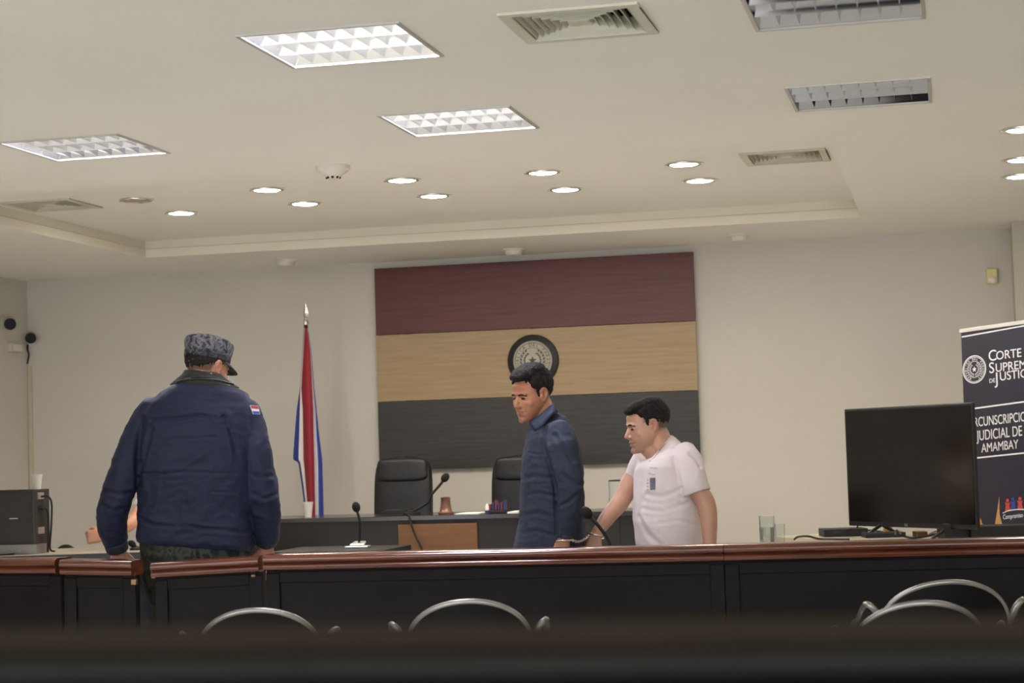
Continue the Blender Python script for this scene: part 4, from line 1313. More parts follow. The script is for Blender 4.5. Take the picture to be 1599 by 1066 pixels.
def camo(name, cols, scale, rough=0.85):
    m = mat(name, cols[0], rough, bump=0.1, bscale=150, spec=0.2)
    nt = m.node_tree
    tc = nt.nodes.new('ShaderNodeTexCoord')
    n = nt.nodes.new('ShaderNodeTexNoise')
    n.inputs['Scale'].default_value = scale
    n.inputs['Detail'].default_value = 3
    n.inputs['Distortion'].default_value = 0.8
    nt.links.new(tc.outputs['Object'], n.inputs['Vector'])
    r = nt.nodes.new('ShaderNodeValToRGB')
    r.color_ramp.interpolation = 'CONSTANT'
    r.color_ramp.elements[0].color = srgb(cols[0])
    r.color_ramp.elements[1].position = 0.44
    r.color_ramp.elements[1].color = srgb(cols[1])
    for ps, c in ((0.52, cols[2]), (0.62, cols[3])):
        e = r.color_ramp.elements.new(ps)
        e.color = srgb(c)
    nt.links.new(n.outputs['Fac'], r.inputs[0])
    nt.links.new(r.outputs[0], nt.nodes['Principled BSDF'].inputs['Base Color'])
    return m
M['camo_grey'] = camo('grey_camouflage', ['#2c2c30', '#56555a', '#6f6e72', '#3f3f45'], 34)
M['camo_dark'] = camo('dark_camouflage', ['#191b18', '#2a2c26', '#383a33', '#20221f'], 16)

def wrinkle(co, no, amp, freq, stretch=(1, 1, 1), seed=0.0, ridge=True):
    s = np.array(stretch) * freq
    w_ = np.array([mnoise.noise(V(p * s) + V((seed, seed * 1.7, 3.1))) for p in co])
    if ridge:
        w_ = 0.5 - np.abs(w_) * 1.6
    return co + no * (w_ * amp)[:, None]
def crease(co, no, line, dep, wid, puff=0.4):
    """folds along a line given in the photograph's pixels; only the side that faces the camera"""
    x, y = project(co)
    wb = np.array([(mnoise.noise(V(p * 9.0)), mnoise.noise(V(p * 9.0 + 31.0)), mnoise.noise(V(p * 5.0 + 77.0))) for p in co])
    x, y = x + wb[:, 0] * 3.0, y + wb[:, 1] * 4.0
    best = np.full(len(co), 1e9)
    sgn = np.zeros(len(co))
    for (ax_, ay), (bx_, by_) in zip(line[:-1], line[1:]):
        dx, dy = bx_ - ax_, by_ - ay
        L2 = dx * dx + dy * dy
        t = np.clip(((x - ax_) * dx + (y - ay) * dy) / L2, 0, 1)
        ex, ey = x - (ax_ + t * dx), y - (ay + t * dy)
        dd = np.hypot(ex, ey)
        m_ = dd < best
        best[m_] = dd[m_]
    front = np.clip(-(no @ FWn) * 1.5, 0, 1)
    k = best / wid
    h = -dep * np.exp(-k * k) + puff * dep * np.exp(-((k - 2.0) / 0.9) ** 2)
    return co + no * (h * front * np.clip(0.75 + 0.9 * wb[:, 2], 0.15, 1.2))[:, None]

def frame_of(fwd, roll=0.0):
    f = V(fwd).normalized()
    l = Z3.cross(f).normalized()          # the person's left
    u = f.cross(l).normalized()
    Rm = Matrix((-l, f, u)).transposed()   # columns: right, forward, up
    return Rm @ Matrix.Rotation(roll, 3, 'Y')

def head_parts(F, O, Rm, s=1.0, nose=1.0, jaw=1.0, neck_to=None, neck_r=0.06, cheek=1.0, grin=0.0):
    def T(x, y, z):
        return O + Rm @ V((x * s, y * s, z * s))
    def E(c, r, rx=0.0, rz=0.0):
        F.ell(T(*c), tuple(q * s for q in r), Rm @ Matrix.Rotation(rx, 3, 'X') @ Matrix.Rotation(rz, 3, 'Z'), n=24, m=16)
    E((0, -0.012, 0.035), (0.077, 0.098, 0.083))
    X, Y, Zv = (Rm @ V(a) * s for a in ((1, 0, 0), (0, 1, 0), (0, 0, 1)))
    rings = []
    for z, cy, rx, ry in ((0.06, 0.004, 0.071, 0.086), (0.02, 0.008, 0.070, 0.084), (-0.02, 0.012, 0.068 * cheek, 0.080), (-0.05, 0.017, 0.062 * jaw, 0.075),
                          (-0.08, 0.026, 0.052 * jaw, 0.063), (-0.102, 0.040, 0.037 * jaw, 0.046), (-0.115, 0.048, 0.022, 0.028)):
        rings.append((T(0, cy, z), X * rx, Y * ry, 2.25))
    F.loft(rings)
    E((0.0, 0.083, 0.020), (0.048, 0.013, 0.010))
    for sx in (-1, 1):
        E((sx * 0.030, 0.084, 0.016), (0.022, 0.009, 0.008), 0, -sx * 0.35)
        E((sx * 0.038, 0.058, -0.026), (0.026 * cheek, 0.022, 0.024))
        E((sx * 0.031, 0.076, -0.001), (0.0155, 0.012, 0.0095))
        E((sx * 0.0125, 0.092, -0.036), (0.0090 * nose, 0.011, 0.008))
        # ear: rim, lobe
        e0 = (sx * 0.077, -0.006, -0.004)
        rim = [T(sx * (0.0725 + 0.8 * dx), 0.88 * y, 0.86 * z) for dx, y, z in ((0.002, 0.010, 0.012), (0.008, 0.006, 0.028), (0.012, -0.008, 0.033), (0.014, -0.02, 0.022), (0.012, -0.021, 0.002), (0.007, -0.012, -0.018), (0.003, -0.002, -0.032), (0.001, 0.006, -0.026))]
        F.limb(rim, [0.0045 * s, 0.005 * s, 0.005 * s, 0.005 * s, 0.005 * s, 0.0055 * s, 0.0065 * s, 0.005 * s], n=10)
        E((sx * 0.0755, -0.006, 0.002), (0.006, 0.013, 0.023))
        E((sx * 0.0755, 0.008, -0.006), (0.005, 0.006, 0.008))
    F.limb([T(0, 0.084, 0.014), T(0, 0.096, -0.010), T(0, 0.104 + 0.004 * nose, -0.031)], [0.0085 * s, 0.0095 * s, 0.0112 * s * nose], n=14)
    E((0, 0.094, -0.041), (0.010, 0.010, 0.006))
    for z_, dz, yy, rr in ((-0.0605, 0.0, 0.0955, 0.0062), (-0.0735 - 0.002 * grin, 0.001, 0.0935, 0.0068)):
        wm = 0.023 + 0.006 * grin
        F.limb([T(-wm, yy - 0.0165, -0.0655 + 0.008 * grin), T(-wm * 0.55, yy - 0.005, z_ + 0.003 * grin), T(0, yy - 0.0015, z_), T(wm * 0.55, yy - 0.005, z_ + 0.003 * grin), T(wm, yy - 0.0165, -0.0655 + 0.008 * grin)],
               [0.003 * s, rr * 0.9 * s, rr * s, rr * 0.9 * s, 0.003 * s], n=12, sub=6)
    if grin:
        for sx in (-1, 1):
            E((sx * 0.036, 0.068, -0.028 + 0.003), (0.020, 0.016, 0.014))
    E((0, 0.082, -0.100), (0.020, 0.016, 0.017))
    if neck_to is not None:
        a = T(0, -0.028, -0.05)
        F.limb([a, (a + V(neck_to)) / 2, V(neck_to)], [neck_r * 0.97, neck_r * 0.96, neck_r * 1.12], n=24)
        E((0, 0.0, -0.085), (0.046 * jaw, 0.055, 0.03))
    return T

def skin_post(O, Rm, s, tone, lips, stubble=0.25, smile=0.0, fade=0.0):
    Ri = np.array(Rm.transposed())
    def post(co, no):
        q = ((co - np.array(O)) @ Ri.T) / s
        x, y, z = q[:, 0], q[:, 1], q[:, 2]
        near = (np.abs(x) < 0.12) & (np.abs(z) < 0.17) & (np.abs(y) < 0.16)
        f = near & (y > 0.03)
        g = lambda cx, cz, rx, rz: np.exp(-((x - cx) / rx) ** 2 - ((z - cz) / rz) ** 2) * f
        d = np.zeros(len(co))
        for sx in (-1, 1):
            d -= 0.0055 * g(sx * 0.019, 0.003, 0.010, 0.008)          # inner eye corner
            d -= 0.0035 * g(sx * 0.034, 0.009, 0.016, 0.004)          # lid fold
            d -= 0.0030 * g(sx * 0.034, -0.010, 0.016, 0.004)
            d -= 0.0030 * g(sx * (0.026 + 0.1 * smile), -0.050, 0.006, 0.016)   # fold beside the mouth
            d -= 0.003 * g(sx * 0.029, -0.067, 0.006, 0.006)
        d -= 0.0040 * g(0, -0.0668, 0.024, 0.0022)                    # mouth line
        d -= 0.0030 * g(0, -0.085, 0.018, 0.005)
        ear = near & (np.abs(x) > 0.073)
        d -= 0.006 * np.exp(-((y + 0.005) / 0.007) ** 2 - ((z - 0.004) / 0.012) ** 2) * ear
        co2 = co + no * (d * s)[:, None]
        col = np.tile(np.array(srgb(tone)[:3]), (len(co), 1))
        def mix(c, w_):
            c = np.array(srgb(c)[:3])
            w2 = np.clip(w_, 0, 1)[:, None]
            return col * (1 - w2) + c * w2
        lipm = g(0, -0.061, 0.022, 0.0055) + g(0, -0.074, 0.020, 0.0065)
        col = mix(lips, lipm * 0.8)
        beard = near * (y > 0.0) * np.clip((-0.045 - z) / 0.03, 0, 1) * np.clip((z + 0.16) / 0.04, 0, 1) * (1 - np.clip(lipm * 2, 0, 1))
        must = g(0, -0.051, 0.026, 0.007)
        col = mix('#4a3a33', np.clip(beard + must, 0, 1) * stubble)
        col = mix('#3a201a', g(0, -0.0668, 0.022, 0.0016) * 0.8)
        for sx in (-1, 1):
            col = mix('#5a382b', np.exp(-((x - sx * 0.0125) / 0.005) ** 2 - ((z + 0.0435) / 0.003) ** 2) * (f & (y > 0.08)) * 0.8)
        red = near * (np.abs(x) > 0.076)
        col = mix('#b06a54', red * 0.35)
        if fade:
            yl = np.where(z > 0.02, 0.045 - 0.3 * np.clip(z - 0.05, 0, 1), 0.024)      # hairline at the temple and sideburn
            sc = near * np.clip((yl - y) / 0.016, 0, 1) * np.clip((z + 0.030 + 0.35 * np.clip(-y - 0.02, -0.06, 0.12)) / 0.03, 0, 1) * (np.abs(x) < 0.0765)
            e_ = ((y + 0.004) / 0.026) ** 2 + (z / 0.034) ** 2
            sc = sc * np.clip((e_ - 0.9) * 2.5 + (z > 0.03), 0, 1)
            col = mix('#2a211c', sc * fade)
        return co2, col
    return post

def face_extras(par, T, Rm, s, brow_drop=0.0, squint=0.6):
    for sx in (-1, 1):
        c = T(sx * 0.031, 0.0830, -0.001)
        MB().ell(c, (0.0115 * s, 0.0085 * s, 0.0055 * s * squint + 0.002), Rm @ Matrix.Rotation(-sx * 0.3, 3, 'Z')).build('eye', 'eye', par, smooth=True)
        pts = [T(sx * x, y, z - brow_drop) for x, y, z in ((0.011, 0.0935, 0.0205), (0.023, 0.0935, 0.0232), (0.037, 0.0870, 0.0215), (0.049, 0.0765, 0.0145))]
        MB().tube(smooth_path(pts, 4), [0.0024 * s + 0.0022 * s * math.sin(math.pi * k / 12) for k in range(13)], 8).build('eyebrow', 'brow', par, smooth=True)

def hand_parts(F, wrist, d, palm, thumb, s=1.0, curl=(0.35, 0.45, 0.35), spread=0.05, fist=False):
    """wrist: joint; d: towards the knuckles; palm: where the palm faces; thumb: towards the thumb side"""
    d = V(d).normalized()
    palm = (V(palm) - d * V(palm).dot(d)).normalized()
    th = d.cross(palm)
    if th.dot(V(thumb)) < 0:
        th = -th
    w_ = V(wrist)
    L = 0.092 * s
    rings = []
    for t, hw_, ht_ in ((-0.12, 0.027, 0.020), (0.1, 0.030, 0.019), (0.45, 0.038, 0.018), (0.8, 0.041, 0.0155), (1.0, 0.039, 0.0125)):
        rings.append((w_ + d * (L * t), th * hw_ * s, palm * ht_ * s, 2.6))
    F.loft(rings, n=24)
    F.ell(w_ + d * (L * 0.42) + th * 0.024 * s + palm * 0.008 * s, (0.019 * s,) * 3, n=14, m=10)
    for i, (off, ln, rr) in enumerate(((0.030, 0.92, 0.0083), (0.0105, 1.0, 0.0086), (-0.0095, 0.94, 0.0082), (-0.0285, 0.76, 0.0074))):
        base = w_ + d * (L * 0.96) + th * off * s
        ang = 0.0
        dirv = (d + th * (off * spread / 0.03)).normalized()
        pts, p = [base - dirv * 0.012 * s], base
        pts.append(p)
        for k, seg in enumerate((0.044, 0.027, 0.021)):
            ang += curl[k] * (1 + 0.12 * i)
            dd = dirv * math.cos(ang) + palm * math.sin(ang)
            p = p + dd * seg * ln * s
            pts.append(p)
        F.limb(pts, [rr * s * 1.08, rr * s * 1.05, rr * s, rr * s * 0.93, rr * s * 0.8], n=12, sub=4)
    b0 = w_ + d * (L * 0.25) + th * 0.024 * s + palm * 0.006 * s
    tdir = (d * 0.72 + th * 0.62 + palm * 0.35).normalized()
    p1 = b0 + tdir * 0.04 * s
    tdir2 = (d * 0.88 + th * 0.2 + palm * (0.75 if fist else 0.42)).normalized()
    p2 = p1 + tdir2 * 0.03 * s
    p3 = p2 + (tdir2 + palm * 0.25 - th * (0.6 if fist else 0.1)).normalized() * 0.022 * s
    F.limb([b0, p1, p2, p3], [0.014 * s, 0.0115 * s, 0.0105 * s, 0.0085 * s], n=12, sub=4)

class Fig:
    def __init__(self, d):
        self.d = d
    def p(self, px, py, a=0.0):
        return at(px, py, self.d + a)
    def ring(self, L, R, hd, a=0.0, e=2.3, grow=0.0):
        pl, pr = self.p(L[0], L[1], a), self.p(R[0], R[1], a)
        u = (pr - pl) / 2
        n = u.normalized()
        return ((pl + pr) / 2, u + n * grow, hf * (hd + grow), e)
    def limb(self, F, pts, grow=0.0, n=20):
        """pts: (px, py, away, radius in px)"""
        F.limb([self.p(x, y, a) for x, y, a, r in pts], [r * self.d / FPX + grow for x, y, a, r in pts], n=n)

def legs(F, fig, hipL, hipR, a=0.0, feet=(0.0, 0.0), foot_dir=None, r=(0.088, 0.06, 0.045), floor=0.075):
    """two legs down to the floor"""
    out = []
    for (px, py, aa), stp in zip((hipL, hipR), feet):
        h = fig.p(px, py, a + aa)
        an = V((h.x, h.y, floor)) + foot_dir * stp
        k = (h + an) / 2 + foot_dir * (0.03 + stp * 0.15)
        F.limb([h, (h + k) / 2 + foot_dir * 0.01, k, (k + an) / 2, an], [r[0], r[0] * 0.9, r[1], r[1] * 0.92, r[2]], n=18)
        F.limb([an, an + foot_dir * 0.09 + V((0, 0, -0.03)), an + foot_dir * 0.16 + V((0, 0, -0.045))], [0.038, 0.034, 0.026], n=14)
        out.append(an)
    return out
def shoes(par, ankles, foot_dir):
    side = Z3.cross(foot_dir)
    for an in ankles:
        F = Flesh()
        b = V((an.x, an.y, 0))
        F.loft([(b + V((0, 0, 0.006)) + foot_dir * 0.05, foot_dir * 0.142, side * 0.046, 2.6), (b + V((0, 0, 0.035)) + foot_dir * 0.05, foot_dir * 0.14, side * 0.047, 2.6),
                (b + V((0, 0, 0.065)) + foot_dir * 0.02, foot_dir * 0.11, side * 0.045, 2.3), (b + V((0, 0, 0.105)) - foot_dir * 0.0, foot_dir * 0.058, side * 0.048, 2.1)])
        F.fuse('shoe', 'shoe', 0.008, par, smooth=3)
def trousers(par, fig, rings, hips, ankles, foot_dir, m, r=(0.105, 0.08, 0.07), waist_grow=0.0):
    F = Flesh()
    F.loft(rings)
    for h, an in zip(hips, ankles):
        k = (h + an) / 2 + foot_dir * 0.035
        F.limb([h, (h + k) / 2 + foot_dir * 0.01, k, (k + an) / 2, V((an.x, an.y, 0.1))], [r[0], r[0] * 0.95, r[1], r[1] * 0.95, r[2]], n=20)
    return F.fuse('trousers', m, 0.012, par, smooth=4, post=lambda c, n: wrinkle(c, n, 0.006, 9, (1, 1, 0.6), 2.2))
def bvh_of(o):
    me = o.data
    w0 = world_loc(o)
    return BVHTree.FromPolygons([v.co + w0 for v in me.vertices], [tuple(p.vertices) for p in me.polygons])
def decal(name, m, par, bvh, quad, nx=8, ny=8, lift=0.0015, rows=None):
    """thin patch laid on a surface: quad = four pixel corners (tl, tr, br, bl) of the photograph"""
    tl, tr, br, bl = (np.array(q, float) for q in quad)
    top, bot, last = [], [], None
    for j in range(ny + 1):
        for i in range(nx + 1):
            u, v = i / nx, j / ny
            q = tl * (1 - u) * (1 - v) + tr * u * (1 - v) + br * u * v + bl * (1 - u) * v
            loc, nor, _, _ = bvh.ray_cast(EYE, ray(*q).normalized())
            if loc is None:
                loc, nor = last
            last = (loc, nor)
            if nor.dot(FWD) > 0:
                nor = -nor
            top.append(loc + nor * lift)
            bot.append(loc - nor * 0.001)
    n = (nx + 1) * (ny + 1)
    fs = []
    for j in range(ny):
        for i in range(nx):
            a = j * (nx + 1) + i
            fs.append((a, a + 1, a + nx + 2, a + nx + 1))
            fs.append((n + a + nx + 1, n + a + nx + 2, n + a + 1, n + a))
    edge = [i for i in range(nx + 1)] + [j * (nx + 1) + nx for j in range(1, ny + 1)] + [ny * (nx + 1) + i for i in range(nx - 1, -1, -1)] + [j * (nx + 1) for j in range(ny - 1, 0, -1)]
    for k in range(len(edge)):
        a, b = edge[k], edge[(k + 1) % len(edge)]
        fs.append((a, n + a, n + b, b))
    mb = MB().add(top + bot, fs)
    return mb.build(name, m, par, smooth=False)

# ============================ policeman seen from behind
def policeman():
    fg = Fig(8.06)
    fd = hf
    O = fg.p(323, 576, 0.02)
    psi = math.radians(38)
    Rm = frame_of(hf * math.cos(psi) + hr * math.sin(psi) - Z3 * 0.22, 0.0)
    F = Flesh()
    T = head_parts(F, O, Rm, 1.0, neck_to=fg.p(315, 612, -0.02), neck_r=0.064)
    tor = [((290, 604), (352, 606), 0.07), ((256, 622), (380, 624), 0.085), ((240, 650), (378, 650), 0.1), ((236, 720), (380, 720), 0.11), ((236, 800), (378, 800), 0.11), ((232, 850), (384, 850), 0.105), ((236, 890), (380, 890), 0.1), ((250, 912), (366, 912), 0.08)]
    F.loft([fg.ring(L, R, h) for L, R, h in tor])
    armL = [(240, 640, 0, 19), (210, 700, -0.02, 17), (187, 762, -0.02, 16), (179, 815, 0.02, 14), (183, 858, 0.05, 10)]
    armR = [(386, 642, 0, 19), (398, 700, -0.02, 17), (409, 760, -0.02, 16), (415, 815, 0.02, 14), (416, 852, 0.05, 10)]
    fg.limb(F, armL); fg.limb(F, armR)
    hand_parts(F, fg.p(185, 856, 0.05), fg.p(186, 892, 0.07) - fg.p(184, 860, 0.05), hf + hr * 0.35, hr, 1.08)
    hand_parts(F, fg.p(416, 854, 0.05), fg.p(415, 888, 0.06) - fg.p(416, 854, 0.05), hf - hr * 0.4, -hr, 1.05)
    ank = legs(F, fg, (272, 905, 0), (345, 905, 0), 0, (0.0, 0.16), fd)
    feet = (ank[0] + ank[1]) / 2
    body = F.fuse('person', 'skin', 0.0045, base=(feet.x, feet.y, 0), smooth=3, post=skin_post(O, Rm, 1.0, '#a87a62', '#8a4a40', 0.2, 0.0, 0.7))
    tag(body, 'person in a navy jacket and camouflage cap seen from behind in the gate gap', 'person')
    # hair under the cap
    H = Flesh()
    def E(c, r):
        H.ell(T(*c), r, Rm, n=24, m=16)
    E((0, -0.016, 0.038), (0.0785, 0.0965, 0.074)); E((0, -0.046, 0.022), (0.0665, 0.061, 0.05))
    def hair_clip(co, no):
        q = (co - np.array(O)) @ np.array(Rm)
        co = co.copy()
        return wrinkle(co, no, 0.003, 70, seed=1.0)
    H.fuse('hair', 'hair', 0.004, body, smooth=2, post=hair_clip)
    # cap: crown, band, brim
    C = Flesh()
    X, Y, Zv = (Rm @ V(a) for a in ((1, 0, 0), (0, 1, 0), (0, 0, 1)))
    C.loft([(T(0, -0.006, z), X * rx, Y * ry, 2.15) for z, rx, ry in ((0.038, 0.083, 0.103), (0.066, 0.0845, 0.105), (0.08, 0.089, 0.109), (0.102, 0.093, 0.112), (0.121, 0.088, 0.106), (0.133, 0.07, 0.086), (0.138, 0.035, 0.045))])
    cap = C.fuse('cap', 'camo_grey', 0.004, body, smooth=4, post=lambda c, n: wrinkle(c, n, 0.004, 22, seed=4.0))
    B = Flesh()
    B.loft([(T(0, -0.006, z), X * rx, Y * ry, 2.15) for z, rx, ry in ((0.036, 0.0845, 0.1045), (0.04, 0.0855, 0.1055), (0.067, 0.0865, 0.1065), (0.071, 0.0855, 0.1055))])
    M['camo_band'] = camo('dark_grey_camouflage', ['#242427', '#38383c', '#4c4b50', '#2d2d31'], 30)
    B.fuse('cap_band', 'camo_band', 0.004, cap, smooth=1)
    mb = MB()
    n = 16
    up_, lo_ = [], []
    for k in range(n + 1):
        a = math.radians(22 + 136 * k / n)
        inn = (0.082 * math.cos(a), -0.006 + 0.1 * math.sin(a), 0.04)
        e = math.sin((a - math.radians(22)) / math.radians(136) * math.pi)
        out = (0.088 * math.cos(a), -0.006 + (0.104 + 0.068 * e ** 0.7) * math.sin(a), 0.04 - 0.026 * e - 0.012 * abs(math.cos(a)))
        up_.append((T(*inn), T(*out)))
    vs, fs = [], []
    for i, o in up_:
        vs += [i, o, o - Zv * 0.004, i - Zv * 0.004]
    for k in range(n):
        a, b = 4 * k, 4 * k + 4
        for j in range(4):
            fs.append((a + j, b + j, b + (j + 1) % 4, a + (j + 1) % 4))
    fs += [(0, 1, 2, 3), (4 * n + 3, 4 * n + 2, 4 * n + 1, 4 * n)]
    mb.add(vs, fs).build('cap_brim', 'camo_band', cap, smooth=True, autos=40)
    # jacket
    J = Flesh()
    rows = [((276, 598), (366, 603), 0.085, 0), ((254, 611), (386, 615), 0.105, 0), ((232, 628), (394, 630), 0.118, 0), ((222, 655), (396, 655), 0.135, -0.01),
            ((219, 690), (397, 690), 0.145, -0.015), ((218, 740), (396, 741), 0.15, -0.01), ((217, 790), (394, 792), 0.15, 0), ((215, 822), (394, 832), 0.152, 0.0), ((213, 838), (396, 852), 0.152, 0), ((216, 845), (393, 860), 0.142, 0)]
    J.loft([fg.ring(L, R, h, a, 2.6) for L, R, h, a in rows], n=40)
    fg.limb(J, [(238, 642, 0, 23.5), (222, 672, 0, 25.5), (207, 705, -0.02, 25), (187, 762, -0.02, 25.5), (176, 800, 0, 24.5), (176, 824, 0.02, 23.5), (178.5, 838, 0.035, 21)])
    fg.limb(J, [(386, 645, 0, 22), (392, 672, 0, 24), (398, 705, -0.02, 25.5), (409, 760, -0.02, 25), (414, 800, 0, 24), (416, 826, 0.02, 22.5), (416.5, 838, 0.035, 19.5)])
    def jp(co, no):
        co = wrinkle(co, no, 0.006, 6.5, (1, 1, 1.3), 5.0)
        co = wrinkle(co, no, 0.0035, 16, (1, 1, 1.8), 1.0)
        for ln, dp, wd in (([(240, 656), (262, 652), (295, 649), (330, 651), (344, 654), (352, 648)], 0.011, 2.6),
                           ([(246, 684), (280, 683), (325, 684), (338, 684)], 0.006, 2.0),
                           ([(222, 738), (260, 739), (320, 739), (372, 738)], 0.007, 2.2),
                           ([(330, 766), (352, 768), (372, 770)], 0.004, 2.0),
                           ([(216, 808), (240, 820), (300, 822), (350, 828), (394, 836)], 0.007, 2.6),
                           ([(222, 655), (218, 690), (217, 725), (216, 755)], 0.014, 4.5),
                           ([(352, 650), (362, 672), (372, 720), (380, 775), (388, 805)], 0.012, 4.0),
                           ([(165, 766), (185, 772), (208, 768)], 0.010, 3.2), ([(160, 790), (178, 797), (200, 790)], 0.007, 3.0),
                           ([(388, 740), (405, 748), (430, 742)], 0.009, 3.2), ([(396, 772), (412, 778), (436, 770)], 0.008, 3.0),
                           ([(238, 668), (230, 700), (222, 735)], 0.006, 3.0), ([(158, 825), (172, 833), (196, 828)], 0.007, 3.0)):
            co = crease(co, no, ln, dp, wd)
        return co
    jk = J.fuse('jacket', 'navy', 0.0065, body, smooth=3, post=jp)
    K = Flesh()
    for (px, py, a), (qx, qy, b), r in (((180.5, 846, 0.036), (184, 860, 0.05), 19), ((416.5, 838, 0.036), (416.5, 850, 0.05), 18)):
        K = Flesh()
        K.limb([fg.p(px, py, a), fg.p(qx, qy, b)], [r * 8.06 / FPX, (r - 1.5) * 8.06 / FPX], ends=False)
        K.fuse('cuff', 'navy_cuff', 0.006, jk, smooth=2)
    cl = Flesh()
    cl.loft([fg.ring((264, 601), (376, 606), 0.088, 0.0, 2.1), fg.ring((275, 592), (364, 598), 0.088, -0.005, 2.1), fg.ring((285, 583), (350, 589), 0.078, -0.008, 2.1), fg.ring((289, 577), (344, 582), 0.072, -0.01, 2.1)], n=40)
    co_ = cl.fuse('collar', 'collar_dark', 0.005, jk, smooth=2)
    bvc = bvh_of(co_)
    pts = []
    for q in ((264, 600.5), (276, 596.5), (292, 592.5), (311, 591), (330, 592), (350, 596), (364, 600), (376, 606)):
        loc, nor, _, _ = bvc.ray_cast(EYE, ray(*q).normalized())
        if loc is not None:
            pts.append(loc)
    MB().tube(smooth_path(pts), 0.006, 8).build('collar_edge', 'shoe', co_, smooth=True)
    tr_h = [fg.p(272, 905), fg.p(345, 905)]
    trousers(body, fg, [fg.ring((219, 822), (393, 830), 0.14, 0, 2.5), fg.ring((219, 855), (391, 862), 0.14, 0, 2.5), fg.ring((222, 905), (392, 905), 0.135, 0, 2.4), fg.ring((232, 940), (382, 940), 0.12, 0, 2.3)], tr_h, ank, fd, 'camo_dark', r=(0.105, 0.085, 0.075))
    shoes(body, ank, fd)
    bv = bvh_of(jk)
    pw = [(389.8, 632.7), (402.4, 634.2), (405, 647), (394.8, 646.4)]
    def lerp(a, b, t):
        return (a[0] + (b[0] - a[0]) * t, a[1] + (b[1] - a[1]) * t)
    pt_ = decal('sleeve_patch', 'patch_white', jk, bv, pw, 4, 5, 0.0035)
    for t0, t1, m in ((0.04, 0.36, 'flag_red'), (0.66, 0.96, 'flag_blue')):
        l0, r0 = lerp(pw[0], pw[3], t0), lerp(pw[1], pw[2], t0)
        l1, r1 = lerp(pw[0], pw[3], t1), lerp(pw[1], pw[2], t1)
        l0, r0 = lerp(l0, r0, 0.06), lerp(l0, r0, 0.94)
        l1, r1 = lerp(l1, r1, 0.06), lerp(l1, r1, 0.94)
        decal('patch_stripe', m, pt_, bv, (l0, r0, r1, l1), 4, 2, 0.0048)
    return body
M['navy_cuff'] = mat('dark_navy_cuff', '#171a28', 0.7, noise=0.1, scale=30, bump=0.2, bscale=120)
M['patch_white'] = mat('patch_white', '#d6d3d2', 0.7, noise=0.04)
policeman()

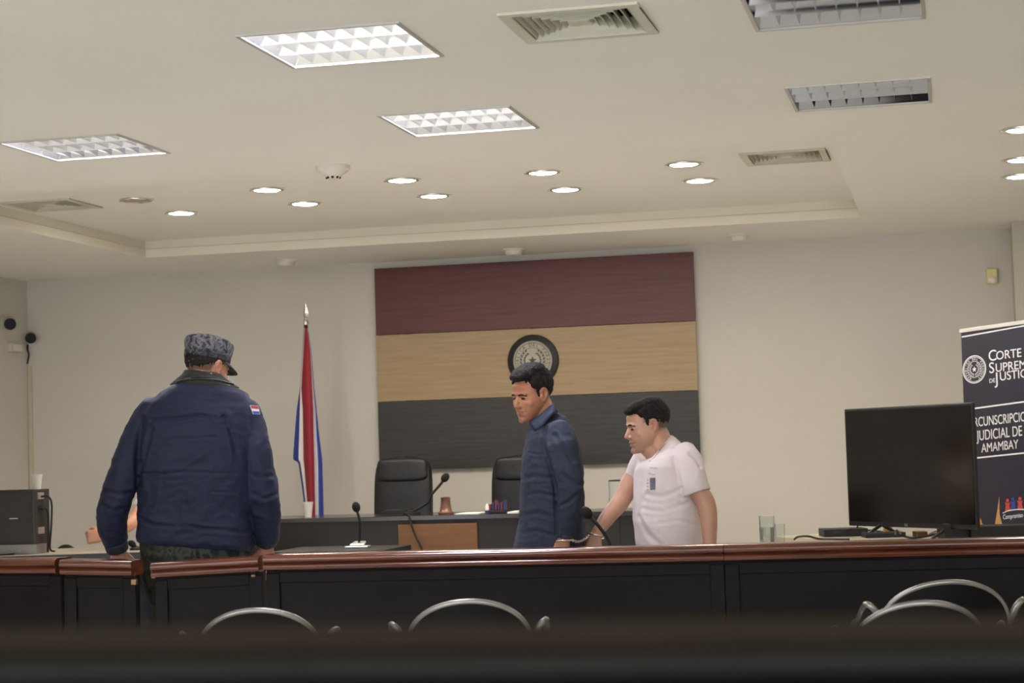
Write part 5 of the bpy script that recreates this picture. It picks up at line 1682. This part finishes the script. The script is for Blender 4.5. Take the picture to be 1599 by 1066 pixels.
# ============================ man in the blue shirt
def blue_man():
    fg = Fig(8.4)
    th = math.radians(49)
    ff = (-hr * math.sin(th) - hf * math.cos(th)).normalized()
    O = fg.p(831, 616, 0)
    Rm = frame_of(ff - Z3 * 0.2, math.radians(-3))
    bd = (-hr * 0.93 - hf * 0.36).normalized()        # chest direction
    F = Flesh()
    T = head_parts(F, O, Rm, 0.96, nose=1.0, jaw=1.08, neck_to=fg.p(853, 664, 0.0), neck_r=0.062, cheek=1.06, grin=1.0)
    tor = [((836, 664), (876, 656), 0.07), ((832, 680), (890, 674), 0.13), ((828, 710), (900, 708), 0.15), ((826, 770), (902, 770), 0.145), ((824, 830), (902, 830), 0.14), ((824, 875), (900, 875), 0.14), ((832, 912), (892, 912), 0.12)]
    F.loft([fg.ring(L, R, h) for L, R, h in tor])
    aN = [(874, 676, -0.14, 17), (880, 712, -0.18, 16), (890, 755, -0.2, 14), (888, 795, -0.19, 12), (882, 836, -0.18, 9)]
    fg.limb(F, aN)
    fg.limb(F, [(862, 680, 0.14, 16), (866, 715, 0.17, 15), (872, 755, 0.18, 13), (862, 800, 0.16, 11), (855, 842, 0.15, 9)])
    wN = fg.p(881, 839, -0.18)
    hand_parts(F, wN, fg.p(872, 872, -0.19) - wN, hf + hr * 0.2, -hr, 0.95, curl=(0.3, 0.4, 0.3))
    wF = fg.p(855, 845, 0.15)
    hand_parts(F, wF, fg.p(850, 880, 0.15) - wF, -hf, -hr, 0.95)
    ank = legs(F, fg, (858, 900, -0.1), (862, 900, 0.1), 0, (0.1, -0.06), bd)
    feet = (ank[0] + ank[1]) / 2
    body = F.fuse('person', 'skin', 0.0036, base=(feet.x, feet.y, 0), smooth=5, post=skin_post(O, Rm, 0.96, '#a87255', '#8c4c44', 0.22, 0.05, 0.85))
    tag(body, 'person in a long-sleeved blue shirt, smiling, hands cuffed to the next man', 'person')
    face_extras(body, T, Rm, 0.96, 0.005, 0.55)
    M['teeth'] = mat('teeth', '#85766c', 0.4, noise=0.03)
    MB().tube(smooth_path([T(-0.024, 0.0815, -0.0585), T(-0.013, 0.0925, -0.0645), T(0, 0.0965, -0.0668), T(0.013, 0.0925, -0.0645), T(0.024, 0.0815, -0.0585)]), [0.0006 + 0.0022 * math.sin(math.pi * k / 24) for k in range(25)], 8).build('teeth', 'teeth', body, smooth=True)
    H = Flesh()
    def E(c, r, rx=0.0):
        H.ell(T(*c), r, Rm @ Matrix.Rotation(rx, 3, 'X'), n=24, m=16)
    E((0, -0.022, 0.050), (0.0772, 0.0935, 0.083)); E((0, -0.048, 0.026), (0.0670, 0.061, 0.054))
    E((0, 0.040, 0.104), (0.058, 0.050, 0.030), -0.15); E((0, 0.074, 0.098), (0.043, 0.026, 0.020), -0.3); E((0, -0.01, 0.114), (0.061, 0.07, 0.033))
    for sx in (-1, 1):
        E((sx * 0.062, 0.02, 0.062), (0.013, 0.034, 0.030)); E((sx * 0.0675, 0.021, 0.022), (0.0065, 0.0105, 0.028))
    H.fuse('hair', 'hair', 0.0036, body, smooth=2, post=lambda c, n: wrinkle(wrinkle(c, n, 0.003, 40, (1, 1, 1.5), 2.0), n, 0.003, 90, seed=5.0))
    S = Flesh()
    rows = [((827, 665), (868, 642), 0.075, 0), ((824, 676), (884, 652), 0.12, 0), ((821, 688), (897, 674), 0.17, 0), ((817, 705), (905, 700), 0.19, 0), ((815, 728), (910, 726), 0.195, 0),
            ((814, 755), (911.5, 755), 0.19, 0), ((813, 785), (912, 785), 0.185, 0), ((811, 812), (912.5, 812), 0.185, 0), ((806, 838), (912, 838), 0.187, 0), ((802, 853), (911, 853), 0.187, 0), ((803, 866), (910, 864), 0.183, 0)]
    S.loft([fg.ring(L, R, h, a, 2.5) for L, R, h, a in rows], n=44)
    fg.limb(S, [(873, 678, -0.13, 23), (877, 700, -0.17, 24.5), (884, 728, -0.19, 22.5), (891, 755, -0.205, 20), (889, 785, -0.2, 18), (885, 812, -0.19, 15.5), (883, 830, -0.18, 12.8)])
    fg.limb(S, [(862, 682, 0.13, 20), (866, 715, 0.17, 20), (872, 755, 0.18, 17), (862, 800, 0.16, 14.5), (856, 838, 0.15, 12)])
    def sp(co, no):
        co = wrinkle(co, no, 0.006, 8, (1, 1, 1.5), 9.0)
        co = wrinkle(co, no, 0.003, 19, (1, 1, 1.6), 3.0)
        for ln, dp, wd in (([(852, 668), (849, 690), (853, 712), (861, 735), (867, 760), (870, 800), (870, 832)], 0.012, 3.0), ([(868, 682), (880, 700), (896, 722)], 0.008, 3.2),
                           ([(822, 706), (836, 709), (849, 708)], 0.004, 1.6), ([(816, 745), (838, 741), (858, 746)], 0.006, 3.0), ([(815, 772), (840, 770), (866, 776)], 0.005, 3.0),
                           ([(878, 742), (894, 752), (908, 758)], 0.007, 3.2), ([(874, 788), (890, 780), (905, 768)], 0.005, 3.0), ([(811, 806), (840, 800), (868, 808)], 0.006, 3.2), ([(806, 834), (836, 829), (868, 836)], 0.006, 3.0),
                           ([(908, 770), (904, 800), (899, 850)], 0.010, 3.0)):
            co = crease(co, no, ln, dp, wd)
        return co
    sh = S.fuse('shirt', 'denim', 0.0055, body, smooth=3, post=sp)
    K = Flesh()
    K.limb([fg.p(883.3, 829, -0.18), fg.p(882, 840, -0.18)], [12.8 * 8.4 / FPX, 12.3 * 8.4 / FPX], ends=False)
    K.fuse('cuff', 'shirt_cuff', 0.005, sh, smooth=2)
    cl = Flesh()
    cl.loft([fg.ring((829, 672), (871, 645), 0.088, -0.002, 2.1), fg.ring((826.5, 665), (867, 637), 0.078, -0.004, 2.1), fg.ring((826.5, 660), (863.5, 631), 0.071, -0.004, 2.1)], n=40)
    cl.fuse('collar_stand', 'denim', 0.0045, sh, smooth=3)
    top = [(864.5, 629.5, -0.03), (860, 633, -0.06), (851, 641, -0.08), (840, 650, -0.083), (827, 659.5, -0.07)]
    bot = [(871, 644, -0.06), (866, 645, -0.095), (858, 652, -0.125), (848, 664, -0.13), (836.5, 672.5, -0.115)]
    g0, g1 = smooth_path([fg.p(*q) for q in top], 4), smooth_path([fg.p(*q) for q in bot], 4)
    rows_ = [[a.lerp(b, t) - hf * (0.012 * math.sin(math.pi * t)) for a, b in zip(g0, g1)] for t in (0, 0.33, 0.66, 1)]
    nn_ = len(g0)
    vs = [q for r_ in rows_ for q in r_]
    m0 = MB().add(vs, [(r_ * nn_ + k, r_ * nn_ + k + 1, (r_ + 1) * nn_ + k + 1, (r_ + 1) * nn_ + k) for r_ in range(3) for k in range(nn_ - 1)]).build('collar', 'denim_lit', sh, smooth=True)
    sl = m0.modifiers.new('thick', 'SOLIDIFY'); sl.thickness = 0.006; sl.offset = 0
    hips = [fg.p(858, 900, -0.1), fg.p(862, 900, 0.1)]
    trousers(body, fg, [fg.ring((812, 845), (905, 845), 0.175, 0, 2.4), fg.ring((812, 890), (906, 890), 0.18, 0, 2.4), fg.ring((820, 930), (900, 930), 0.16, 0, 2.3)], hips, ank, bd, 'trouser')
    shoes(body, ank, bd)
    return body, fg, wN
M['shirt_cuff'] = mat('dark_cuff', '#2b2e36', 0.7, noise=0.1, scale=30)
blue, fgb, wristB = blue_man()

# ============================ man in the white T-shirt
def white_man():
    fg = Fig(8.4)
    th = math.radians(74)
    ff = (-hr * math.sin(th) - hf * math.cos(th)).normalized()
    O = fg.p(1010.5, 665.5, 0)
    Rm = frame_of(ff - Z3 * 0.14, math.radians(0))
    bd = (-hr * 0.8 - hf * 0.6).normalized()
    F = Flesh()
    T = head_parts(F, O, Rm, 0.955, nose=0.98, jaw=1.16, neck_to=fg.p(1034, 708, 0.0), neck_r=0.068, cheek=1.1)
    F.limb([T(0, 0.012, -0.085), fg.p(1024, 711, -0.035)], [0.046, 0.042], n=18)
    tor = [((1012, 714), (1066, 700), 0.09), ((1006, 726), (1082, 718), 0.14), ((1004, 760), (1088, 755), 0.155), ((1000, 805), (1086, 805), 0.165), ((1002, 850), (1086, 850), 0.16), ((1006, 890), (1084, 890), 0.14), ((1012, 915), (1078, 915), 0.12)]
    F.loft([fg.ring(L, R, h) for L, R, h in tor])
    fg.limb(F, [(1068, 722, -0.13, 16), (1084, 757, -0.17, 15.5), (1099.5, 780, -0.185, 15), (1104.5, 795, -0.19, 14.5), (1107, 815, -0.2, 13), (1108, 850, -0.22, 10.5), (1107, 866, -0.225, 8.5)])
    fg.limb(F, [(1004, 728, 0.10, 17), (986, 752, 0.10, 16.5), (968, 784, 0.06, 14.5), (950, 806, 0.02, 12.5), (934, 829, -0.03, 9.2), (931, 836, -0.04, 8.6)])
    wN = fg.p(1107, 868, -0.225)
    hand_parts(F, wN, fg.p(1103, 900, -0.23) - wN, hf + hr * 0.1, -hr, 0.95)
    wF = fg.p(930, 836, -0.04)
    hand_parts(F, wF, fg.p(924, 868, -0.06) - wF, hf + hr * 0.35, -hf - hr * 0.6, 0.98, curl=(0.25, 0.35, 0.3))
    ank = legs(F, fg, (1036, 905, -0.1), (1042, 905, 0.1), 0, (-0.1, 0.14), bd)
    feet = (ank[0] + ank[1]) / 2
    body = F.fuse('person', 'skin', 0.0036, base=(feet.x, feet.y, 0), smooth=5, post=skin_post(O, Rm, 0.955, '#b78a72', '#9a6058', 0.18, 0.0, 0.8))
    tag(body, 'person in a white T-shirt leaning forward behind the bar, wrist cuffed to the blue-shirted man', 'person')
    face_extras(body, T, Rm, 0.955, 0.0025, 0.45)
    H = Flesh()
    def E(c, r, rx=0.0):
        H.ell(T(*c), r, Rm @ Matrix.Rotation(rx, 3, 'X'), n=24, m=16)
    E((0, -0.020, 0.049), (0.0765, 0.0945, 0.079))
    E((0, 0.03, 0.097), (0.057, 0.055, 0.026), -0.1); E((0, 0.068, 0.087), (0.044, 0.03, 0.017), -0.3); E((0, -0.03, 0.098), (0.06, 0.06, 0.034))
    for sx in (-1, 1):
        E((sx * 0.061, 0.018, 0.063), (0.0125, 0.036, 0.026)); E((sx * 0.0675, 0.020, 0.026), (0.0065, 0.0095, 0.024))
    H.fuse('hair', 'hair', 0.0036, body, smooth=2, post=lambda c, n: wrinkle(c, n, 0.003, 70, (1, 1, 1.5), 7.0))
    S = Flesh()
    rows = [((1012, 719), (1049, 680), 0.085, 0.0), ((1004, 717), (1062, 690), 0.125, 0), ((996, 722), (1078, 704), 0.17, 0), ((992, 733), (1090, 722), 0.195, 0), ((990, 752), (1095, 745), 0.2, 0),
            ((989, 785), (1095, 782), 0.2, 0), ((988.5, 812), (1094.5, 812), 0.208, 0), ((991, 838), (1095, 836), 0.205, 0), ((996, 858), (1095, 856), 0.2, 0), ((1000, 876), (1094, 874), 0.195, 0)]
    S.loft([fg.ring(L, R, h, a, 2.4) for L, R, h, a in rows], n=44)
    k_ = 8.4 / FPX
    S.limb([fg.p(1064, 704, -0.09), fg.p(1072, 722, -0.13), fg.p(1079, 745, -0.16), fg.p(1087.3, 770.3, -0.175)], [22 * k_, 25 * k_, 24.5 * k_, 23.6 * k_], n=30, ends=False)
    S.limb([fg.p(1006, 712, 0.07), fg.p(999, 726, 0.09), fg.p(990, 744, 0.1), fg.p(981.5, 761.5, 0.1)], [17 * k_, 17 * k_, 14.5 * k_, 12.4 * k_], n=30, ends=False)
    def sp(co, no):
        co = wrinkle(co, no, 0.006, 6, (1, 1, 1.4), 11.0)
        for ln, dp, wd in (([(1052, 716), (1056, 738), (1061, 760), (1065, 778)], 0.006, 3.0), ([(1076, 708), (1086, 716), (1094, 730)], 0.006, 2.6),
                           ([(1010, 770), (1034, 774), (1062, 764)], 0.005, 3.2), ([(1006, 793), (1035, 795), (1072, 786)], 0.0035, 3.2), ([(998, 808), (1010, 832), (1028, 850)], 0.006, 3.6),
                           ([(1090, 782), (1089, 815), (1092, 850)], 0.006, 3.2), ([(1030, 815), (1060, 812), (1085, 818)], 0.003, 3.0)):
            co = crease(co, no, ln, dp, wd)
        return co
    sh = S.fuse('t_shirt', 'tee', 0.0055, body, smooth=3, post=sp)
    nk = Flesh()
    ringp = []
    bv = bvh_of(sh)
    pts = []
    for q in ((1047.5, 679), (1040, 688), (1031, 699), (1021, 710), (1013, 719)):
        loc, nor, _, _ = bv.ray_cast(EYE, ray(q[0] + 1.5, q[1] + 1.5).normalized())
        if loc is not None:
            pts.append(loc)
    if len(pts) > 2:
        MB().tube(smooth_path(pts), 0.005, 8).build('neckline', 'tee', sh, smooth=True)
    M['print_dark'] = mat('dark_shirt_print', '#66636c', 0.8, noise=0.25, scale=60)
    M['print_grey'] = mat('grey_shirt_print', '#b3aebb', 0.8, noise=0.15, scale=60)
    decal('chest_print', 'print_dark', sh, bv, [(1015, 746), (1023.5, 745.5), (1023.5, 764), (1015.5, 765)], 4, 6, 0.002)
    for yy in (748, 753, 758, 763):
        decal('chest_print', 'print_grey', sh, bv, [(1010.5, yy), (1013.5, yy), (1013.5, yy + 2.5), (1010.5, yy + 2.5)], 1, 1, 0.002)
    decal('chest_print', 'print_grey', sh, bv, [(1015, 729), (1027, 730), (1026.5, 732), (1015, 731)], 4, 1, 0.002)
    decal('chest_print', 'print_grey', sh, bv, [(1013, 738), (1023, 740), (1022.5, 742), (1013, 740)], 4, 1, 0.002)
    hips = [fg.p(1036, 905, -0.1), fg.p(1042, 905, 0.1)]
    trousers(body, fg, [fg.ring((998, 850), (1088, 850), 0.18, 0, 2.4), fg.ring((998, 895), (1086, 895), 0.18, 0, 2.4), fg.ring((1002, 932), (1082, 932), 0.16, 0, 2.3)], hips, ank, bd, 'trouser')
    shoes(body, ank, bd)
    return body, fg, wF
white, fgw, wristW = white_man()

# handcuffs between the two men
def ell_ring(c, axis, r, k=28, sq=1.0):
    ax_ = V(axis).normalized()
    s = ax_.cross(Z3).normalized() if abs(ax_.z) < 0.95 else hr.copy()
    t = ax_.cross(s)
    return [c + (s * math.cos(a) + t * math.sin(a) * sq) * r for a in [2 * math.pi * j / k for j in range(k)]]
hcB, hcW = fgb.p(880.5, 843.5, -0.18), fgw.p(930.5, 836.5, -0.035)
hc_ = thing('handcuffs', (hcB + hcW) / 2, 'silver handcuffs joining the wrists of the blue-shirted and white-shirted men', 'handcuffs')
axB = fgb.p(872, 872, -0.19) - fgb.p(881, 839, -0.18)
axW = fgw.p(926, 862, -0.05) - fgw.p(934, 829, -0.03)
MB().tube(ell_ring(hcB, axB, 0.038), 0.0045, 8, closed=True).build('cuff_ring', 'chrome', hc_, smooth=True)
MB().tube(ell_ring(hcW, axW, 0.034), 0.0045, 8, closed=True).build('cuff_ring', 'chrome', hc_, smooth=True)
pA = hcB + hr * 0.036 - hf * 0.012
pB = hcW - hr * 0.032 - hf * 0.012
mid_ = (pA + pB) / 2 - Z3 * 0.012
ch = smooth_path([pA, pA.lerp(mid_, 0.5) - Z3 * 0.004, mid_, pB.lerp(mid_, 0.5) - Z3 * 0.002, pB], 3)
nl = len(ch) - 1
for i in range(nl):
    a, b = ch[i], ch[i + 1]
    d = (b - a).normalized()
    L = (b - a).length * 0.72
    s = d.cross(Z3).normalized() if i % 2 else (d.cross(d.cross(Z3))).normalized()
    c = (a + b) / 2
    pts = [c + d * (L * math.cos(t)) + s * (0.0052 * math.sin(t)) for t in [2 * math.pi * j / 14 for j in range(14)]]
    MB().tube(pts, 0.0022, 6, closed=True).build('chain_link', 'chrome', hc_, smooth=True)

# ============================ seated person behind the policeman: only an arm and a fist show
def seated():
    fg = Fig(11.85)
    O = fg.p(266, 738, 0.35)
    Rm = frame_of(-hf * 0.8 - hr * 0.5)
    F = Flesh()
    T = head_parts(F, O, Rm, 1.0, neck_to=fg.p(266, 775, 0.38), neck_r=0.06)
    fd = (-hf).normalized()
    tor = [((250, 772), (284, 772), 0.07), ((232, 782), (304, 782), 0.1), ((228, 810), (308, 810), 0.12), ((230, 860), (306, 860), 0.13), ((228, 905), (308, 905), 0.13)]
    F.loft([fg.ring(L, R, h, 0.38) for L, R, h in tor])
    fg.limb(F, [(232, 784, 0.36, 13), (220, 798, 0.22, 12.5), (209, 812, 0.06, 11), (188, 828, -0.02, 10), (165, 838, -0.05, 7.8)])
    w_ = fg.p(163, 836.5, -0.05)
    hand_parts(F, w_, fg.p(140, 838, -0.06) - w_, hf - Z3 * 0.25, Z3, 1.12, curl=(1.2, 1.4, 0.9), fist=True)
    fg.limb(F, [(304, 784, 0.36, 13), (318, 815, 0.22, 12), (322, 850, 0.08, 10), (305, 855, -0.05, 8)])
    hand_parts(F, fg.p(304, 855, -0.05), -hr, -Z3, -hf, 0.9)
    ank = []
    for px in (246, 290):
        h = fg.p(px, 905, 0.34)
        k = h + fd * 0.42
        k.z = 0.5
        an = V((k.x, k.y, 0.075))
        F.limb([h, (h + k) / 2, k, (k + an) / 2, an], [0.08, 0.075, 0.06, 0.055, 0.042])
        F.limb([an, an + fd * 0.1 - Z3 * 0.035], [0.036, 0.03])
        ank.append(an)
    c = fg.p(266, 900, 0.36)
    body = F.fuse('person', 'skin', 0.0055, base=(c.x, c.y, 0), smooth=3, post=skin_post(O, Rm, 1.0, '#b8846a', '#9a5a4e', 0.2))
    tag(body, 'person seated at the left table, forearm and fist showing past the policeman\'s left arm', 'person')
    H = Flesh()
    H.ell(T(0, -0.022, 0.044), (0.0805, 0.095, 0.084), Rm)
    H.ell(T(0, -0.05, 0.0), (0.07, 0.062, 0.065), Rm)
    H.fuse('hair', 'hair', 0.006, body, smooth=2)
    S = Flesh()
    rows = [((248, 771), (286, 771), 0.085), ((230, 780), (306, 780), 0.115), ((225, 810), (311, 810), 0.135), ((227, 860), (309, 860), 0.145), ((227, 905), (309, 905), 0.145)]
    S.loft([fg.ring(L, R, h, 0.38) for L, R, h in rows])
    fg.limb(S, [(233, 785, 0.36, 15.5), (223, 790, 0.25, 16)])
    fg.limb(S, [(303, 785, 0.36, 15.5), (316, 808, 0.25, 15.5)])
    S.fuse('shirt', 'tee', 0.008, body, smooth=3)
    P = Flesh()
    for an, px in zip(ank, (246, 290)):
        h = fg.p(px, 905, 0.34)
        k = h + fd * 0.42
        k.z = 0.5
        P.limb([h, (h + k) / 2, k, (k + an) / 2, V((an.x, an.y, 0.1))], [0.1, 0.092, 0.078, 0.072, 0.062])
    P.fuse('trousers', 'trouser', 0.012, body, smooth=3)
    shoes(body, ank, fd)
    # the chair under this person
    s0 = fg.p(268, 905, 0.36)
    t = thing('office_chair', (s0.x, s0.y, 0), 'dark office chair under the person seated behind the policeman', 'chair')
    MB().frame_box(V((s0.x, s0.y, 0.36)) - hr * 0.22 - hf * 0.22, hr * 0.44, hf * 0.44, V((0, 0, 0.06))).build('seat', 'plastic', t, bevel=0.02)
    MB().tube([V((s0.x, s0.y, 0)), V((s0.x, s0.y, 0.37))], [0.16, 0.03], 12).build('pedestal', 'plastic', t, smooth=True, autos=40)
seated()
